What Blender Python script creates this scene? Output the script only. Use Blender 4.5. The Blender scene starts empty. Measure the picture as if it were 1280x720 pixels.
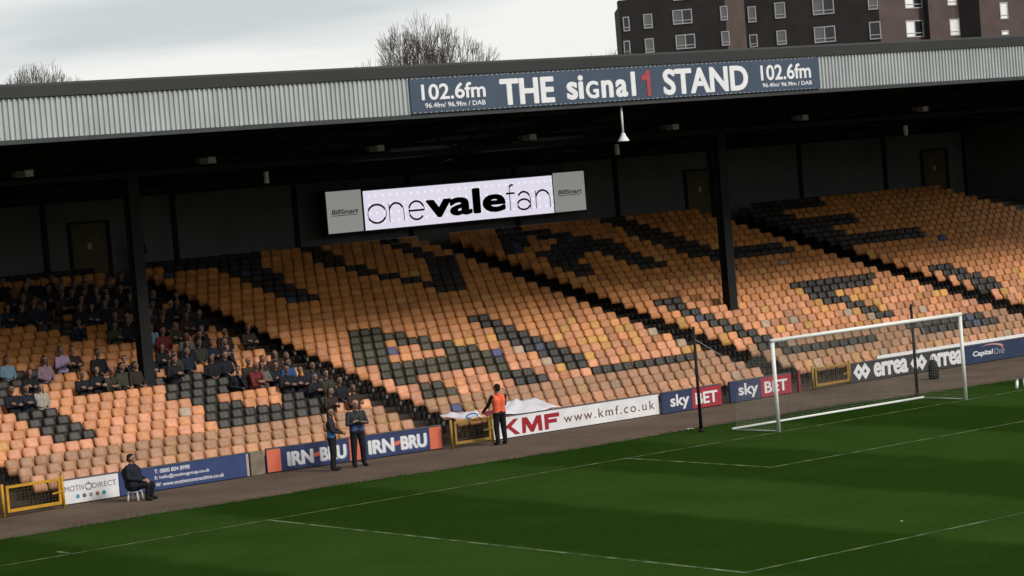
import bpy, bmesh, math, random
import numpy as np
from mathutils import Vector, Matrix, Quaternion
random.seed(7)
rng = np.random.default_rng(11)
S = bpy.context.scene
COL = S.collection
R = math.radians

# ------------------------------------------------------------------ camera
CAMP = np.array([-51.934, -51.893, 7.749])
RR = np.array([[0.7909668, -0.6065456, -0.0804610],
               [0.0917967, -0.0123767, 0.9957009],
               [0.6049338, 0.7949524, -0.0458893]])      # right, up, forward
FPX = 3243.26                                             # focal length in photo pixels (1280 wide)
cam = bpy.data.cameras.new('camera'); camo = bpy.data.objects.new('camera', cam); COL.objects.link(camo)
cam.sensor_fit = 'HORIZONTAL'; cam.sensor_width = 36; cam.lens = FPX * 36 / 1280
cam.clip_start = 1; cam.clip_end = 5000
m = Matrix.Identity(4)
for i in range(3):
    m[i][0] = RR[0][i]; m[i][1] = RR[1][i]; m[i][2] = -RR[2][i]; m[i][3] = CAMP[i]
camo.matrix_world = m
S.camera = camo
S.render.resolution_x = 1024; S.render.resolution_y = 576

def ray(u, v):
    return np.array([(u - 640) / FPX, -(v - 360) / FPX, 1.0]) @ RR
def onY(u, v, Y):
    d = ray(u, v); return CAMP + d * (Y - CAMP[1]) / d[1]
def onZ(u, v, Z=0.0):
    d = ray(u, v); return CAMP + d * (Z - CAMP[2]) / d[2]
def proj(P):
    c = RR @ (np.asarray(P, float) - CAMP)
    return 640 + FPX * c[0] / c[2], 360 - FPX * c[1] / c[2]

# ------------------------------------------------------------------ sky, sun, exposure
SUN_AZ, SUN_EL = math.atan2(0.38, -0.92), R(35)          # azimuth measured from +Y towards +X
sd = Vector((math.sin(SUN_AZ) * math.cos(SUN_EL), math.cos(SUN_AZ) * math.cos(SUN_EL), math.sin(SUN_EL)))
W = bpy.data.worlds.new('World'); S.world = W; W.use_nodes = True
nt = W.node_tree; nt.nodes.clear()
def N(t, **k):
    n = nt.nodes.new(t)
    for a, b in k.items(): setattr(n, a, b)
    return n
out = N('ShaderNodeOutputWorld'); bg = N('ShaderNodeBackground'); bg.inputs[1].default_value = 0.1
sky = N('ShaderNodeTexSky', sky_type='NISHITA'); sky.sun_disc = False
sky.sun_elevation = SUN_EL; sky.sun_rotation = SUN_AZ; sky.dust_density = 3
tc = N('ShaderNodeTexCoord'); sep = N('ShaderNodeSeparateXYZ'); nt.links.new(tc.outputs['Generated'], sep.inputs[0])
zz = N('ShaderNodeMath', operation='MAXIMUM'); zz.inputs[1].default_value = 0.0; nt.links.new(sep.outputs[2], zz.inputs[0])
za = N('ShaderNodeMath', operation='ADD'); za.inputs[1].default_value = 0.11; nt.links.new(zz.outputs[0], za.inputs[0])
dx = N('ShaderNodeMath', operation='DIVIDE'); dy = N('ShaderNodeMath', operation='DIVIDE')
nt.links.new(sep.outputs[0], dx.inputs[0]); nt.links.new(za.outputs[0], dx.inputs[1])
nt.links.new(sep.outputs[1], dy.inputs[0]); nt.links.new(za.outputs[0], dy.inputs[1])
cmb = N('ShaderNodeCombineXYZ'); nt.links.new(dx.outputs[0], cmb.inputs[0]); nt.links.new(dy.outputs[0], cmb.inputs[1])
cmb.inputs[2].default_value = 7.2
no = N('ShaderNodeTexNoise'); no.inputs['Scale'].default_value = 0.7; no.inputs['Detail'].default_value = 7
no.inputs['Roughness'].default_value = 0.5; no.inputs['Distortion'].default_value = 0.35
nt.links.new(cmb.outputs[0], no.inputs['Vector'])
cr = N('ShaderNodeValToRGB')
cr.color_ramp.elements[0].position = 0.36; cr.color_ramp.elements[0].color = (0.68, 0.735, 0.755, 1)
cr.color_ramp.elements[1].position = 0.55; cr.color_ramp.elements[1].color = (1.04, 1.045, 1.02, 1)
nt.links.new(no.outputs['Fac'], cr.inputs[0])
cm = N('ShaderNodeMix', data_type='RGBA', blend_type='MULTIPLY'); cm.inputs[0].default_value = 1
nt.links.new(cr.outputs[0], cm.inputs[6]); cm.inputs[7].default_value = (9.4, 9.4, 9.4, 1)
mx = N('ShaderNodeMix', data_type='RGBA'); mx.inputs[0].default_value = 0.9
nt.links.new(sky.outputs[0], mx.inputs[6]); nt.links.new(cm.outputs[2], mx.inputs[7])
nt.links.new(mx.outputs[2], bg.inputs[0]); nt.links.new(bg.outputs[0], out.inputs[0])

sun = bpy.data.lights.new('sun', 'SUN'); sun.energy = 2.3; sun.angle = R(18); sun.color = (1, 0.95, 0.88)
suno = bpy.data.objects.new('sun', sun); COL.objects.link(suno)
suno.rotation_euler = sd.to_track_quat('Z', 'Y').to_euler(); suno.location = (0, -60, 60)
S.view_settings.view_transform = 'Standard'; S.view_settings.look = 'None'
S.view_settings.exposure = 0.0; S.view_settings.gamma = 1; S.view_settings.use_curve_mapping = False

# ------------------------------------------------------------------ materials
MATS = {}
def mat(name, col, rough=0.7, var=0.12, scale=6.0, metal=0.0, bump=0.0, bscale=60, spec=0.3, emit=None, space='Object'):
    """procedural material: base colour broken up by two noises, optional fine relief"""
    if name in MATS: return MATS[name]
    M = bpy.data.materials.new(name); M.use_nodes = True; t = M.node_tree; b = t.nodes['Principled BSDF']
    b.inputs['Roughness'].default_value = rough; b.inputs['Metallic'].default_value = metal
    b.inputs['Specular IOR Level'].default_value = spec
    c = t.nodes.new('ShaderNodeTexCoord'); n = t.nodes.new('ShaderNodeTexNoise')
    n.inputs['Scale'].default_value = scale; n.inputs['Detail'].default_value = 6
    t.links.new(c.outputs[space], n.inputs['Vector'])
    r = t.nodes.new('ShaderNodeMapRange'); r.inputs[1].default_value = 0.25; r.inputs[2].default_value = 0.75
    r.inputs[3].default_value = 1 - var; r.inputs[4].default_value = 1 + var
    t.links.new(n.outputs['Fac'], r.inputs[0])
    x = t.nodes.new('ShaderNodeMix'); x.data_type = 'RGBA'; x.blend_type = 'MULTIPLY'; x.inputs[0].default_value = 1
    x.inputs[6].default_value = (*col, 1); t.links.new(r.outputs[0], x.inputs[7])
    t.links.new(x.outputs[2], b.inputs['Base Color'])
    if bump:
        n2 = t.nodes.new('ShaderNodeTexNoise'); n2.inputs['Scale'].default_value = bscale; n2.inputs['Detail'].default_value = 4
        t.links.new(c.outputs[space], n2.inputs['Vector'])
        bp = t.nodes.new('ShaderNodeBump'); bp.inputs['Strength'].default_value = bump; bp.inputs['Distance'].default_value = 0.02
        t.links.new(n2.outputs['Fac'], bp.inputs['Height']); t.links.new(bp.outputs[0], b.inputs['Normal'])
    if emit:
        b.inputs['Emission Color'].default_value = (*emit[0], 1); b.inputs['Emission Strength'].default_value = emit[1]
    MATS[name] = M
    return M

# ------------------------------------------------------------------ mesh helpers
class MB:
    def __init__(s): s.v = []; s.f = []; s.mi = []
    def add(s, vs, fs, mi=0):
        o = len(s.v); s.v += [tuple(map(float, p)) for p in vs]
        s.f += [tuple(i + o for i in f) for f in fs]; s.mi += [mi] * len(fs); return s
    def box(s, a, b, mi=0):
        x0, y0, z0 = a; x1, y1, z1 = b
        return s.add([(x0,y0,z0),(x1,y0,z0),(x1,y1,z0),(x0,y1,z0),(x0,y0,z1),(x1,y0,z1),(x1,y1,z1),(x0,y1,z1)],
            [(0,3,2,1),(4,5,6,7),(0,1,5,4),(1,2,6,5),(2,3,7,6),(3,0,4,7)], mi)
    def tube(s, a, b, r0, r1=None, n=8, mi=0, caps=True):
        r1 = r0 if r1 is None else r1
        a, b = Vector(a), Vector(b); d = (b - a)
        if d.length < 1e-6: return s
        d.normalize(); x = d.orthogonal().normalized(); y = d.cross(x)
        vs = []
        for p, r in ((a, r0), (b, r1)):
            for k in range(n):
                t = 2 * math.pi * k / n; vs.append(p + x * (r * math.cos(t)) + y * (r * math.sin(t)))
        fs = [(k, (k+1) % n, n + (k+1) % n, n + k) for k in range(n)]
        if caps: fs += [tuple(range(n))[::-1], tuple(range(n, 2*n))]
        return s.add(vs, fs, mi)
    def bar(s, a, b, w, h, mi=0):
        """rectangular bar from a to b, w across, h up"""
        a, b = Vector(a), Vector(b); d = (b - a).normalized()
        up = Vector((0,0,1)) if abs(d.z) < .9 else Vector((0,1,0))
        x = d.cross(up).normalized() * (w/2); y = x.cross(d).normalized() * (h/2)
        vs = [p + i*x + j*y for p in (a, b) for i, j in ((-1,-1),(1,-1),(1,1),(-1,1))]
        return s.add(vs, [(0,1,2,3),(7,6,5,4),(0,4,5,1),(1,5,6,2),(2,6,7,3),(3,7,4,0)], mi)
    def prism(s, pts, ax, d0, d1, mi=0):
        """polygon pts (a,b) extruded along axis ax"""
        n = len(pts)
        def P(p, d): return (d, p[0], p[1]) if ax == 0 else (p[0], d, p[1]) if ax == 1 else (p[0], p[1], d)
        vs = [P(p, d0) for p in pts] + [P(p, d1) for p in pts]
        return s.add(vs, [tuple(range(n))[::-1], tuple(range(n, 2*n))] + [(k, (k+1) % n, n+(k+1) % n, n+k) for k in range(n)], mi)
    def mesh(s, name, mats, smooth=False, fix=True):
        me = bpy.data.meshes.new(name); me.from_pydata(s.v, [], s.f)
        for q in (mats if isinstance(mats, (list, tuple)) else [mats]): me.materials.append(q)
        me.polygons.foreach_set('material_index', s.mi)
        if fix:
            bm = bmesh.new(); bm.from_mesh(me); bmesh.ops.recalc_face_normals(bm, faces=bm.faces[:]); bm.to_mesh(me); bm.free()
        if smooth: me.polygons.foreach_set('use_smooth', [True] * len(me.polygons))
        me.update(); return me
    def build(s, name, mats, parent=None, smooth=False, fix=True):
        return link(name, s.mesh(name, mats, smooth, fix), parent)
def link(name, data, parent=None):
    o = bpy.data.objects.new(name, data); COL.objects.link(o)
    if parent is not None: o.parent = parent
    return o
def tag(o, label=None, cat=None, group=None, kind=None):
    if label: o['label'] = label
    if cat: o['category'] = cat
    if group: o['group'] = group
    if kind: o['kind'] = kind
    return o
def thing(name, label, cat, loc=(0,0,0), rz=0.0, group=None):
    o = link(name, None); o.location = loc; o.rotation_euler = (0, 0, rz); o.empty_display_size = .2
    return tag(o, label, cat, group)
def bevel(o, w=0.01, seg=2):
    b = o.modifiers.new('bevel', 'BEVEL'); b.width = w; b.segments = seg; b.limit_method = 'ANGLE'; return o

def text_mesh(body, off=0.0, shear=0.0, spacing=1.0, depth=0.0):
    cu = bpy.data.curves.new('txt', 'FONT'); cu.body = body; cu.size = 1; cu.offset = off; cu.shear = shear
    cu.space_character = spacing; cu.extrude = depth; cu.resolution_u = 4
    o = bpy.data.objects.new('txt', cu); COL.objects.link(o); bpy.context.view_layer.update()
    me = bpy.data.meshes.new_from_object(o.evaluated_get(bpy.context.evaluated_depsgraph_get()))
    bpy.data.objects.remove(o); bpy.data.curves.remove(cu)
    return me
def text(parent, body, x0, x1, z0, z1, y, material, off=0.02, shear=0.0, spacing=1.0, name='lettering', ref=None):
    """lettering on a board whose local frame is x along, z up, front face at -y; fitted into the given box"""
    me = text_mesh(body, min(off, .012), shear, spacing, 0.0)
    co = np.empty(len(me.vertices) * 3); me.vertices.foreach_get('co', co); co = co.reshape(-1, 3)
    lo, hi = co.min(0), co.max(0)
    hz = (z1 - z0) / (hi[1] - lo[1])                      # metres per text unit
    e = max(0.0, off - .012) * hz * 1.2                    # extra stroke weight
    fs = [tuple(p.vertices) for p in me.polygons]
    bpy.data.meshes.remove(me)
    mb = MB(); sh = [(0, 0)] if e < 1e-5 else [(-e, 0), (e, 0), (0, -e*.6), (0, e*.6), (-e*.7, -e*.45), (e*.7, e*.45), (-e*.7, e*.45), (e*.7, -e*.45), (0, 0)]
    for k, (sx, sz) in enumerate(sh):
        n = np.empty_like(co)
        n[:, 0] = x0 + e + (co[:, 0] - lo[0]) / (hi[0] - lo[0]) * (x1 - x0 - 2*e) + sx
        n[:, 2] = z0 + e*.6 + (co[:, 1] - lo[1]) / (hi[1] - lo[1]) * (z1 - z0 - 1.2*e) + sz
        n[:, 1] = y - .002 - .0006*k
        mb.add(n, fs)
    return mb.build(name, material, parent, fix=False)

# ------------------------------------------------------------------ ground, track, pitch
M_asph = mat('asphalt', (.055,.053,.05), .9, .25, .4, bump=.3)
g = MB().add([(-1500,-1500,-.05),(1500,-1500,-.05),(1500,1500,-.05),(-1500,1500,-.05)], [(0,1,2,3)]).build('ground', M_asph)
tag(g, 'dark tarmac ground around and behind the stadium', kind='structure')

def track_mat():
    M = bpy.data.materials.new('track_cinder'); M.use_nodes = True; t = M.node_tree; b = t.nodes['Principled BSDF']
    b.inputs['Roughness'].default_value = .95; b.inputs['Specular IOR Level'].default_value = .1
    c = t.nodes.new('ShaderNodeTexCoord')
    def noise(s, d=5):
        n = t.nodes.new('ShaderNodeTexNoise'); n.inputs['Scale'].default_value = s; n.inputs['Detail'].default_value = d
        t.links.new(c.outputs['Object'], n.inputs['Vector']); return n
    a, f = noise(.5), noise(14)
    r = t.nodes.new('ShaderNodeValToRGB'); r.color_ramp.elements[0].position = .3; r.color_ramp.elements[1].position = .72
    r.color_ramp.elements[0].color = (.092,.066,.049,1); r.color_ramp.elements[1].color = (.146,.106,.080,1)
    t.links.new(a.outputs['Fac'], r.inputs[0])
    x = t.nodes.new('ShaderNodeMix'); x.data_type = 'RGBA'; x.blend_type = 'OVERLAY'; x.inputs[0].default_value = .5
    t.links.new(r.outputs[0], x.inputs[6]); t.links.new(f.outputs['Fac'], x.inputs[7]); t.links.new(x.outputs[2], b.inputs['Base Color'])
    bp = t.nodes.new('ShaderNodeBump'); bp.inputs['Strength'].default_value = .5; bp.inputs['Distance'].default_value = .02
    t.links.new(f.outputs['Fac'], bp.inputs['Height']); t.links.new(bp.outputs[0], b.inputs['Normal'])
    return M
tr = MB().add([(-60,1.0,-.004),(60,1.0,-.004),(60,8.9,-.004),(-60,8.9,-.004)], [(0,1,2,3)]).build('track', track_mat())
tag(tr, 'brown cinder perimeter track between the pitch and the hoardings', kind='structure')

def grass_mat():
    M = bpy.data.materials.new('grass'); M.use_nodes = True; t = M.node_tree; b = t.nodes['Principled BSDF']
    b.inputs['Roughness'].default_value = .95; b.inputs['Specular IOR Level'].default_value = .0
    c = t.nodes.new('ShaderNodeTexCoord'); sp = t.nodes.new('ShaderNodeSeparateXYZ'); t.links.new(c.outputs['Object'], sp.inputs[0])
    def math_(op, a, bb=None):
        n = t.nodes.new('ShaderNodeMath'); n.operation = op
        for i, q in enumerate((a, bb)):
            if q is None: continue
            if isinstance(q, (int, float)): n.inputs[i].default_value = q
            else: t.links.new(q, n.inputs[i])
        return n.outputs[0]
    def noise(s, d=5):
        n = t.nodes.new('ShaderNodeTexNoise'); n.inputs['Scale'].default_value = s; n.inputs['Detail'].default_value = d
        t.links.new(c.outputs['Object'], n.inputs['Vector']); return n.outputs['Fac']
    wob = math_('MULTIPLY', math_('SUBTRACT', noise(.9, 3), .5), .9)
    ph = math_('ADD', math_('DIVIDE', math_('ADD', math_('ADD', sp.outputs[0], wob), 14.55 + 92.0), 9.1), 0)
    sn = math_('SINE', math_('MULTIPLY', ph, 2*math.pi))
    stripe = t.nodes.new('ShaderNodeMapRange'); stripe.interpolation_type = 'SMOOTHSTEP'
    stripe.inputs[1].default_value = -.28; stripe.inputs[2].default_value = .28; t.links.new(sn, stripe.inputs[0])
    pat = math_('ADD', math_('MULTIPLY', stripe.outputs[0], .50), math_('MULTIPLY', math_('SUBTRACT', noise(.35, 6), .5), .85))
    pat = math_('ADD', pat, math_('MULTIPLY', math_('SUBTRACT', noise(7, 6), .5), .75))
    r = t.nodes.new('ShaderNodeValToRGB'); e = r.color_ramp.elements
    e[0].position = .0; e[0].color = (.0150,.0365,.0048,1); e[1].position = .75; e[1].color = (.0310,.0630,.0115,1)
    t.links.new(pat, r.inputs[0]); t.links.new(r.outputs[0], b.inputs['Base Color'])
    bp = t.nodes.new('ShaderNodeBump'); bp.inputs['Strength'].default_value = .7; bp.inputs['Distance'].default_value = .03
    t.links.new(noise(38, 5), bp.inputs['Height']); t.links.new(bp.outputs[0], b.inputs['Normal'])
    return M
# pitch sheet with an uneven edge towards the track
edge = []
for k in range(241):
    x = -60 + k * .5
    y = np.interp(x, [-60,-25,-21,-14.7,-8.8,-4,0,4.2,7.5,12,60], [4.4,4.2,4.15,3.8,3.3,3.35,3.4,2.9,2.4,2.2,2.2])
    edge.append((x, y + .05 * math.sin(x * 1.1) + .03 * math.sin(x * 2.7 + 1), 0))
pv = [(x, -110.0, 0) for x, y, z in edge] + edge
pf = [(k, k+1, 242+k, 241+k) for k in range(240)]
pitch = MB().add(pv, pf).build('pitch', grass_mat())
tag(pitch, 'green football pitch with mown stripes', kind='structure')
# ragged fringe of grass tufts along the border, real blades
tb = MB()
for k in range(9000):
    x = random.uniform(-30, 14); i = int((x + 60) / .5); y = edge[i][1] + random.gauss(0, .20) - .05
    h = random.uniform(.004, .014); a = random.uniform(0, 6.28); w = .018
    tb.add([(x - w*math.cos(a), y - w*math.sin(a), 0), (x + w*math.cos(a), y + w*math.sin(a), 0), (x + random.gauss(0,.03), y + random.gauss(0,.03), h)], [(0,1,2)])
tag(tb.build('grass_fringe', mat('grass_blade', (.020,.046,.005), .8, .3, 3, spec=.1), fix=False), 'ragged green grass tufts along the edge of the track', 'grass', kind='stuff')

def line_mat():
    M = bpy.data.materials.new('line_paint'); M.use_nodes = True; t = M.node_tree; b = t.nodes['Principled BSDF']
    b.inputs['Roughness'].default_value = .9; b.inputs['Specular IOR Level'].default_value = .1
    c = t.nodes.new('ShaderNodeTexCoord'); n = t.nodes.new('ShaderNodeTexNoise'); n.inputs['Scale'].default_value = 2.2; n.inputs['Detail'].default_value = 7
    t.links.new(c.outputs['Object'], n.inputs['Vector'])
    r = t.nodes.new('ShaderNodeValToRGB'); r.color_ramp.elements[0].position = .40; r.color_ramp.elements[1].position = .70
    r.color_ramp.elements[0].color = (.030,.058,.014,1); r.color_ramp.elements[1].color = (.16,.21,.11,1)
    t.links.new(n.outputs['Fac'], r.inputs[0]); t.links.new(r.outputs[0], b.inputs['Base Color']); return M
M_line = line_mat()
def pline(x0, y0, x1, y1):
    MB().add([(x0,y0,.004),(x1,y0,.004),(x1,y1,.004),(x0,y1,.004)], [(0,1,2,3)]).build('line_marking', M_line, pitch)
hw = .05
pline(-35, -hw, 35, hw)                                     # goal line
for s in (-1, 1):
    x = 20.16 * s; pline(x - hw, -16.5 + hw, x + hw, -hw)
    x = 9.16 * s; pline(x - hw, -5.5 + hw, x + hw, -hw)
pline(-20.21, -16.5 - hw, 20.21, -16.5 + hw); pline(-9.21, -5.5 - hw, 9.21, -5.5 + hw)
pline(-25.35, .12, -25.25, .75)                             # tick off the goal line
pline(-35 - hw, -104, -35 + hw, -hw); pline(35 - hw, -104, 35 + hw, -hw)

# ------------------------------------------------------------------ the grandstand
ROWS, RP, RISE, Y0, F0, SP = 27, .70, .181, 9.05, .015, .435   # rows, row pitch, rise, front seat back, front floor, seat pitch
XL, XR = -36.0, 36.4
WALLY = 29.5
AISLES = [-22.4, -8.75, 4.8, 18.9, 33.2]
AW = 1.3
floor = lambda r: F0 + RISE * r
backY = lambda r: Y0 + RP * r
FASY = 8.5
stand = thing('grandstand', 'covered football stand with raked seating, dark interior and grey corrugated roof fascia', 'stand', (0, FASY, 0))
def sb(mb, name, mats, smooth=False):                         # stand part given in world coordinates
    o = mb.build(name, mats, stand, smooth); o.location = (0, -FASY, 0); return o
M_conc = mat('terrace_concrete', (.055,.045,.037), .95, .3, 1.2, bump=.3)
M_step = mat('aisle_concrete', (.058,.030,.020), .95, .3, 2)
for r in range(ROWS):
    y0 = backY(r) - RP + .12 if r else 8.62
    y1 = backY(r) + .12 if r < ROWS - 1 else WALLY
    sb(MB().box((XL, y0, -.04), (XR, y1, floor(r))), 'terrace_step', M_conc)
hs = None
for ax in AISLES:
    for r in range(1, ROWS):
        if hs is None:
            hs = MB().box((-AW/2, -.33, 0), (AW/2, 0, RISE/2)).mesh('aisle_step', M_step)
        o = link('aisle_step', hs, stand); o.location = (ax, backY(r) - RP + .119 - FASY, floor(r-1) + .002)
# row markers at the foot of the gangway seats
pl = MB().box((-.04, -.012, 0), (.04, 0, .11)).mesh('row_plate', mat('row_plate', (.16,.155,.145), .6, .15))
for ax in AISLES[1:2]:
    for r in range(0, 14):
        o = link('row_plate', pl, stand); o.location = (ax + AW/2 - .09, backY(r) - .36 - FASY, floor(r) + .27)
# back wall in panels between steel pilasters
M_wall = mat('back_wall_sheet', (.16,.165,.16), .8, .2, .8)
M_dark = mat('dark_steel', (.012,.012,.013), .75, .3, 2)
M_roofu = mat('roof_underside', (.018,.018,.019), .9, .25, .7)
px_ = np.arange(XL, XR + .1, 5.17)
ztop = lambda y: 10.35 - (y - FASY) * (10.35 - 8.25) / (WALLY - FASY)      # roof underside
doors = [(-8.45, 1.4), (20.2, 1.45), (34.35, 1.5)]
for a, b in zip(px_[:-1], px_[1:]):
    sb(MB().box((a + .09, WALLY, 0), (b - .09, WALLY + .12, 8.25)), 'wall_panel', M_wall)
for a in px_:
    sb(MB().box((a - .088, WALLY - .10, 4.8), (a + .088, WALLY + .12, 8.24)), 'pilaster', M_dark)
M_door = mat('exit_door_paint', (.125,.098,.045), .6, .25, 2)
for dxc, dw in doors:
    zf = floor(ROWS-1)
    d = sb(MB().box((dxc - dw/2, WALLY - .05, zf + .01), (dxc + dw/2, WALLY - .003, zf + 1.999 + .3)), 'door', M_door)
    sb(MB().box((dxc - dw/2 - .09, WALLY - .13, zf + .01), (dxc - dw/2 - .002, WALLY - .003, zf + 2.3))
       .box((dxc + dw/2 + .002, WALLY - .13, zf + .01), (dxc + dw/2 + .12, WALLY - .003, zf + 2.3))
       .box((dxc - dw/2 - .09, WALLY - .13, zf + 2.302), (dxc + dw/2 + .12, WALLY - .003, zf + 2.39)), 'door_frame', M_dark)
    MB().box((dxc - .07, WALLY - .06, zf + 1.4), (dxc + .07, WALLY - .052, zf + 1.62)).build('notice', mat('notice_paper', (.5,.5,.46), .7), d)
# end wall at the far right, side sheeting at the left
sb(MB().prism([(22.0,0),(WALLY,0),(WALLY,8.2),(22.0,8.9)], 0, XR, XR + .15), 'end_wall', M_wall)
sb(MB().prism([(8.7,0),(21.9,0),(21.9,4.6),(8.7,1.1)], 0, XR, XR + .15), 'end_wall', M_wall)
sb(MB().prism([(8.7,0),(WALLY,0),(WALLY,8.2),(8.7,10.2)], 0, XL - .15, XL), 'end_wall', M_wall)
# roof: sheet, rafters, purlins, trusses
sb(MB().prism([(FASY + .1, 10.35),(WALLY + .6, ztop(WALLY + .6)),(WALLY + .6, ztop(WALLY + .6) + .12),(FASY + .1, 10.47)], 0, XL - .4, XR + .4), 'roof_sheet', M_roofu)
for x in np.arange(XL + .3, XR, 5.8):
    sb(MB().prism([(FASY + .12, 10.05),(WALLY - .11, ztop(WALLY) - .35),(WALLY - .11, ztop(WALLY) - .003),(FASY + .12, 10.335)], 0, x - .08, x + .08), 'rafter', M_dark)
for y in np.arange(10.5, 29, 2.3):
    sb(MB().box((XL, y - .05, ztop(y) - .50), (XR, y + .05, ztop(y) - .36)), 'purlin', M_dark)
COLY = 15.5; COLX = [-37.6 + 23.25, -37.6 + 46.5, 32.1]
COLX = [-14.4, 8.85, 32.1]
tm = MB()                                                     # longitudinal lattice girder over the columns
zb, zt = 8.55, 9.25
tm.box((XL, COLY - .12, zt), (XR, COLY + .12, zt + .16)); tm.box((XL, COLY - .12, zb - .16), (XR, COLY + .12, zb))
xs = np.arange(XL + .2, XR - .2, 1.45)
for i, (a, b) in enumerate(zip(xs[:-1], xs[1:])):
    tm.bar((a, COLY, zb - .02 if i % 2 else zt + .02), (b, COLY, zt + .02 if i % 2 else zb - .02), .08, .08)
sb(tm, 'lattice_girder', M_dark)
for x in COLX:
    zf = floor(9)
    c = sb(MB().box((x - .18, COLY - .18, zf), (x + .18, COLY - .14, 8.39)).box((x - .18, COLY + .14, zf), (x + .18, COLY + .18, 8.39))
           .box((x - .05, COLY - .139, zf), (x + .05, COLY + .139, 8.39)).box((x - .17, COLY - .17, zf + .001), (x + .17, COLY + .17, zf + 1.6)), 'column', M_dark)
# fascia: corrugated sheets with real ribs, capping above and dark gutter lip below
def clad_mat():
    M = mat('fascia_cladding_base', (.44,.47,.475), .55, .10, .7); t = M.node_tree; b = t.nodes['Principled BSDF']
    c = t.nodes.new('ShaderNodeTexCoord'); mp = t.nodes.new('ShaderNodeMapping'); mp.inputs['Scale'].default_value = (2.6, 1, .22); t.links.new(c.outputs['Object'], mp.inputs[0])
    n = t.nodes.new('ShaderNodeTexNoise'); n.inputs['Scale'].default_value = 1.4; n.inputs['Detail'].default_value = 7; t.links.new(mp.outputs[0], n.inputs['Vector'])
    r = t.nodes.new('ShaderNodeValToRGB'); r.color_ramp.elements[0].position = .32; r.color_ramp.elements[0].color = (.62,.58,.50,1); r.color_ramp.elements[1].position = .56; r.color_ramp.elements[1].color = (1,1,1,1)
    t.links.new(n.outputs['Fac'], r.inputs[0]); x = t.nodes.new('ShaderNodeMix'); x.data_type = 'RGBA'; x.blend_type = 'MULTIPLY'; x.inputs[0].default_value = .35
    src = b.inputs['Base Color'].links[0].from_socket; t.links.new(src, x.inputs[6]); t.links.new(r.outputs[0], x.inputs[7]); t.links.new(x.outputs[2], b.inputs['Base Color'])
    return M
M_clad = clad_mat()
ZB, ZT = 9.50, 10.56
pitchx = .152
def clad(x0, x1):
    mb = MB(); n = int(round((x1 - x0) / pitchx)); prof = []
    for k in range(n):
        a = x0 + k * pitchx
        prof += [(a, 0), (a + .060, 0), (a + .076, -.05), (a + .136, -.05)]
    prof.append((x1, 0))
    vs = [(x, FASY + y, ZB) for x, y in prof] + [(x, FASY + y, ZT) for x, y in prof]
    k = len(prof)
    mb.add(vs, [(i, i+1, k+i+1, k+i) for i in range(k-1)])
    o = sb(mb, 'cladding_sheet', M_clad); o.location.y += random.uniform(-.006, .006); o.rotation_euler.y = random.uniform(-.0006, .0006); return o
x = XL
SG0, SG1 = -9.12, 7.03
while x < XR:
    x1 = x + pitchx * 20
    clad(x, x1); x = x1
M_cap = mat('roof_capping', (.030,.031,.031), .6, .15, .5)
sb(MB().prism([(FASY - .10, ZT + .003),(FASY + .3, ZT + .003),(FASY + .3, ZT + .36),(FASY - .06, ZT + .36),(FASY - .10, ZT + .30)], 0, XL - .4, XR + .4), 'roof_capping', M_cap)
sb(MB().box((XL - .4, FASY - .05, ZB - .12), (XR + .4, FASY + .12, ZB - .003)), 'gutter_lip', mat('gutter_lip', (.045,.05,.052), .6, .2))
sb(MB().box((XL - .4, FASY + .02, ZB - .118), (XR + .4, FASY + .10, ZT)), 'fascia_backing', M_dark)

# ------------------------------------------------------------------ roof sign on the fascia
M_white = mat('white_letter', (.80,.80,.82), .5, .05)
M_signblue = mat('sign_blue', (.058,.083,.128), .5, .10, .6)
M_red1 = mat('sign_red', (.40,.06,.075), .5, .1)
sg = thing('roof_sign', 'long blue stand name sign with white lettering on the grey roof fascia', 'sign', (SG0, FASY - .055, ZB))
L = SG1 - SG0
MB().box((0, -.06, .02), (L, 0, ZT - ZB - .04)).build('board', M_signblue, sg)
rv = MB()
for z in (.035, ZT - ZB - .055):
    for k in range(int(L / .19)):
        rv.box((k*.19 + .06, -.068, z - .012), (k*.19 + .13, -.0605, z + .012))
tag(rv.build('fixing_strip', mat('fixing_strip', (.32,.33,.34), .5), sg), kind='stuff')
def st(body, xa, xb, za, zb, material=M_white, **k):
    text(sg, body, xa - SG0, xb - SG0, za - ZB, zb - ZB, -.061, material, **k)
st('102.6fm', -8.74, -6.45, 9.88, 10.34, off=.022); st('96.4fm/ 96.9fm / DAB', -8.64, -6.48, 9.66, 9.80, off=.012)
st('THE', -5.93, -3.90, 9.60, 10.37, off=.035)
zbse = 9.64
st('si', -3.44, -2.78, zbse, 10.36, off=.035); st('G', -2.70, -2.20, zbse, 10.17, off=.035)
st('n', -2.10, -1.63, zbse, 10.17, off=.035); st('a', -1.54, -1.06, zbse - .01, 10.17, off=.035); st('l', -.92, -.74, zbse, 10.38, off=.035)
_p = [(-.30,9.61),(-.16,9.61),(-.16,10.40),(-.28,10.40),(-.36,10.28),(-.50,10.21),(-.50,10.09),(-.30,10.12)]
MB().prism([(a - SG0, b - ZB) for a, b in _p], 1, -.075, -.062).build('lettering', M_red1, sg)
st('STAND', .36, 3.90, 9.60, 10.40, off=.035)
st('102.6fm', 4.45, 6.64, 9.87, 10.36, off=.022); st('96.4fm/ 96.9fm / DAB', 4.50, 6.66, 9.66, 9.79, off=.012)

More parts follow.
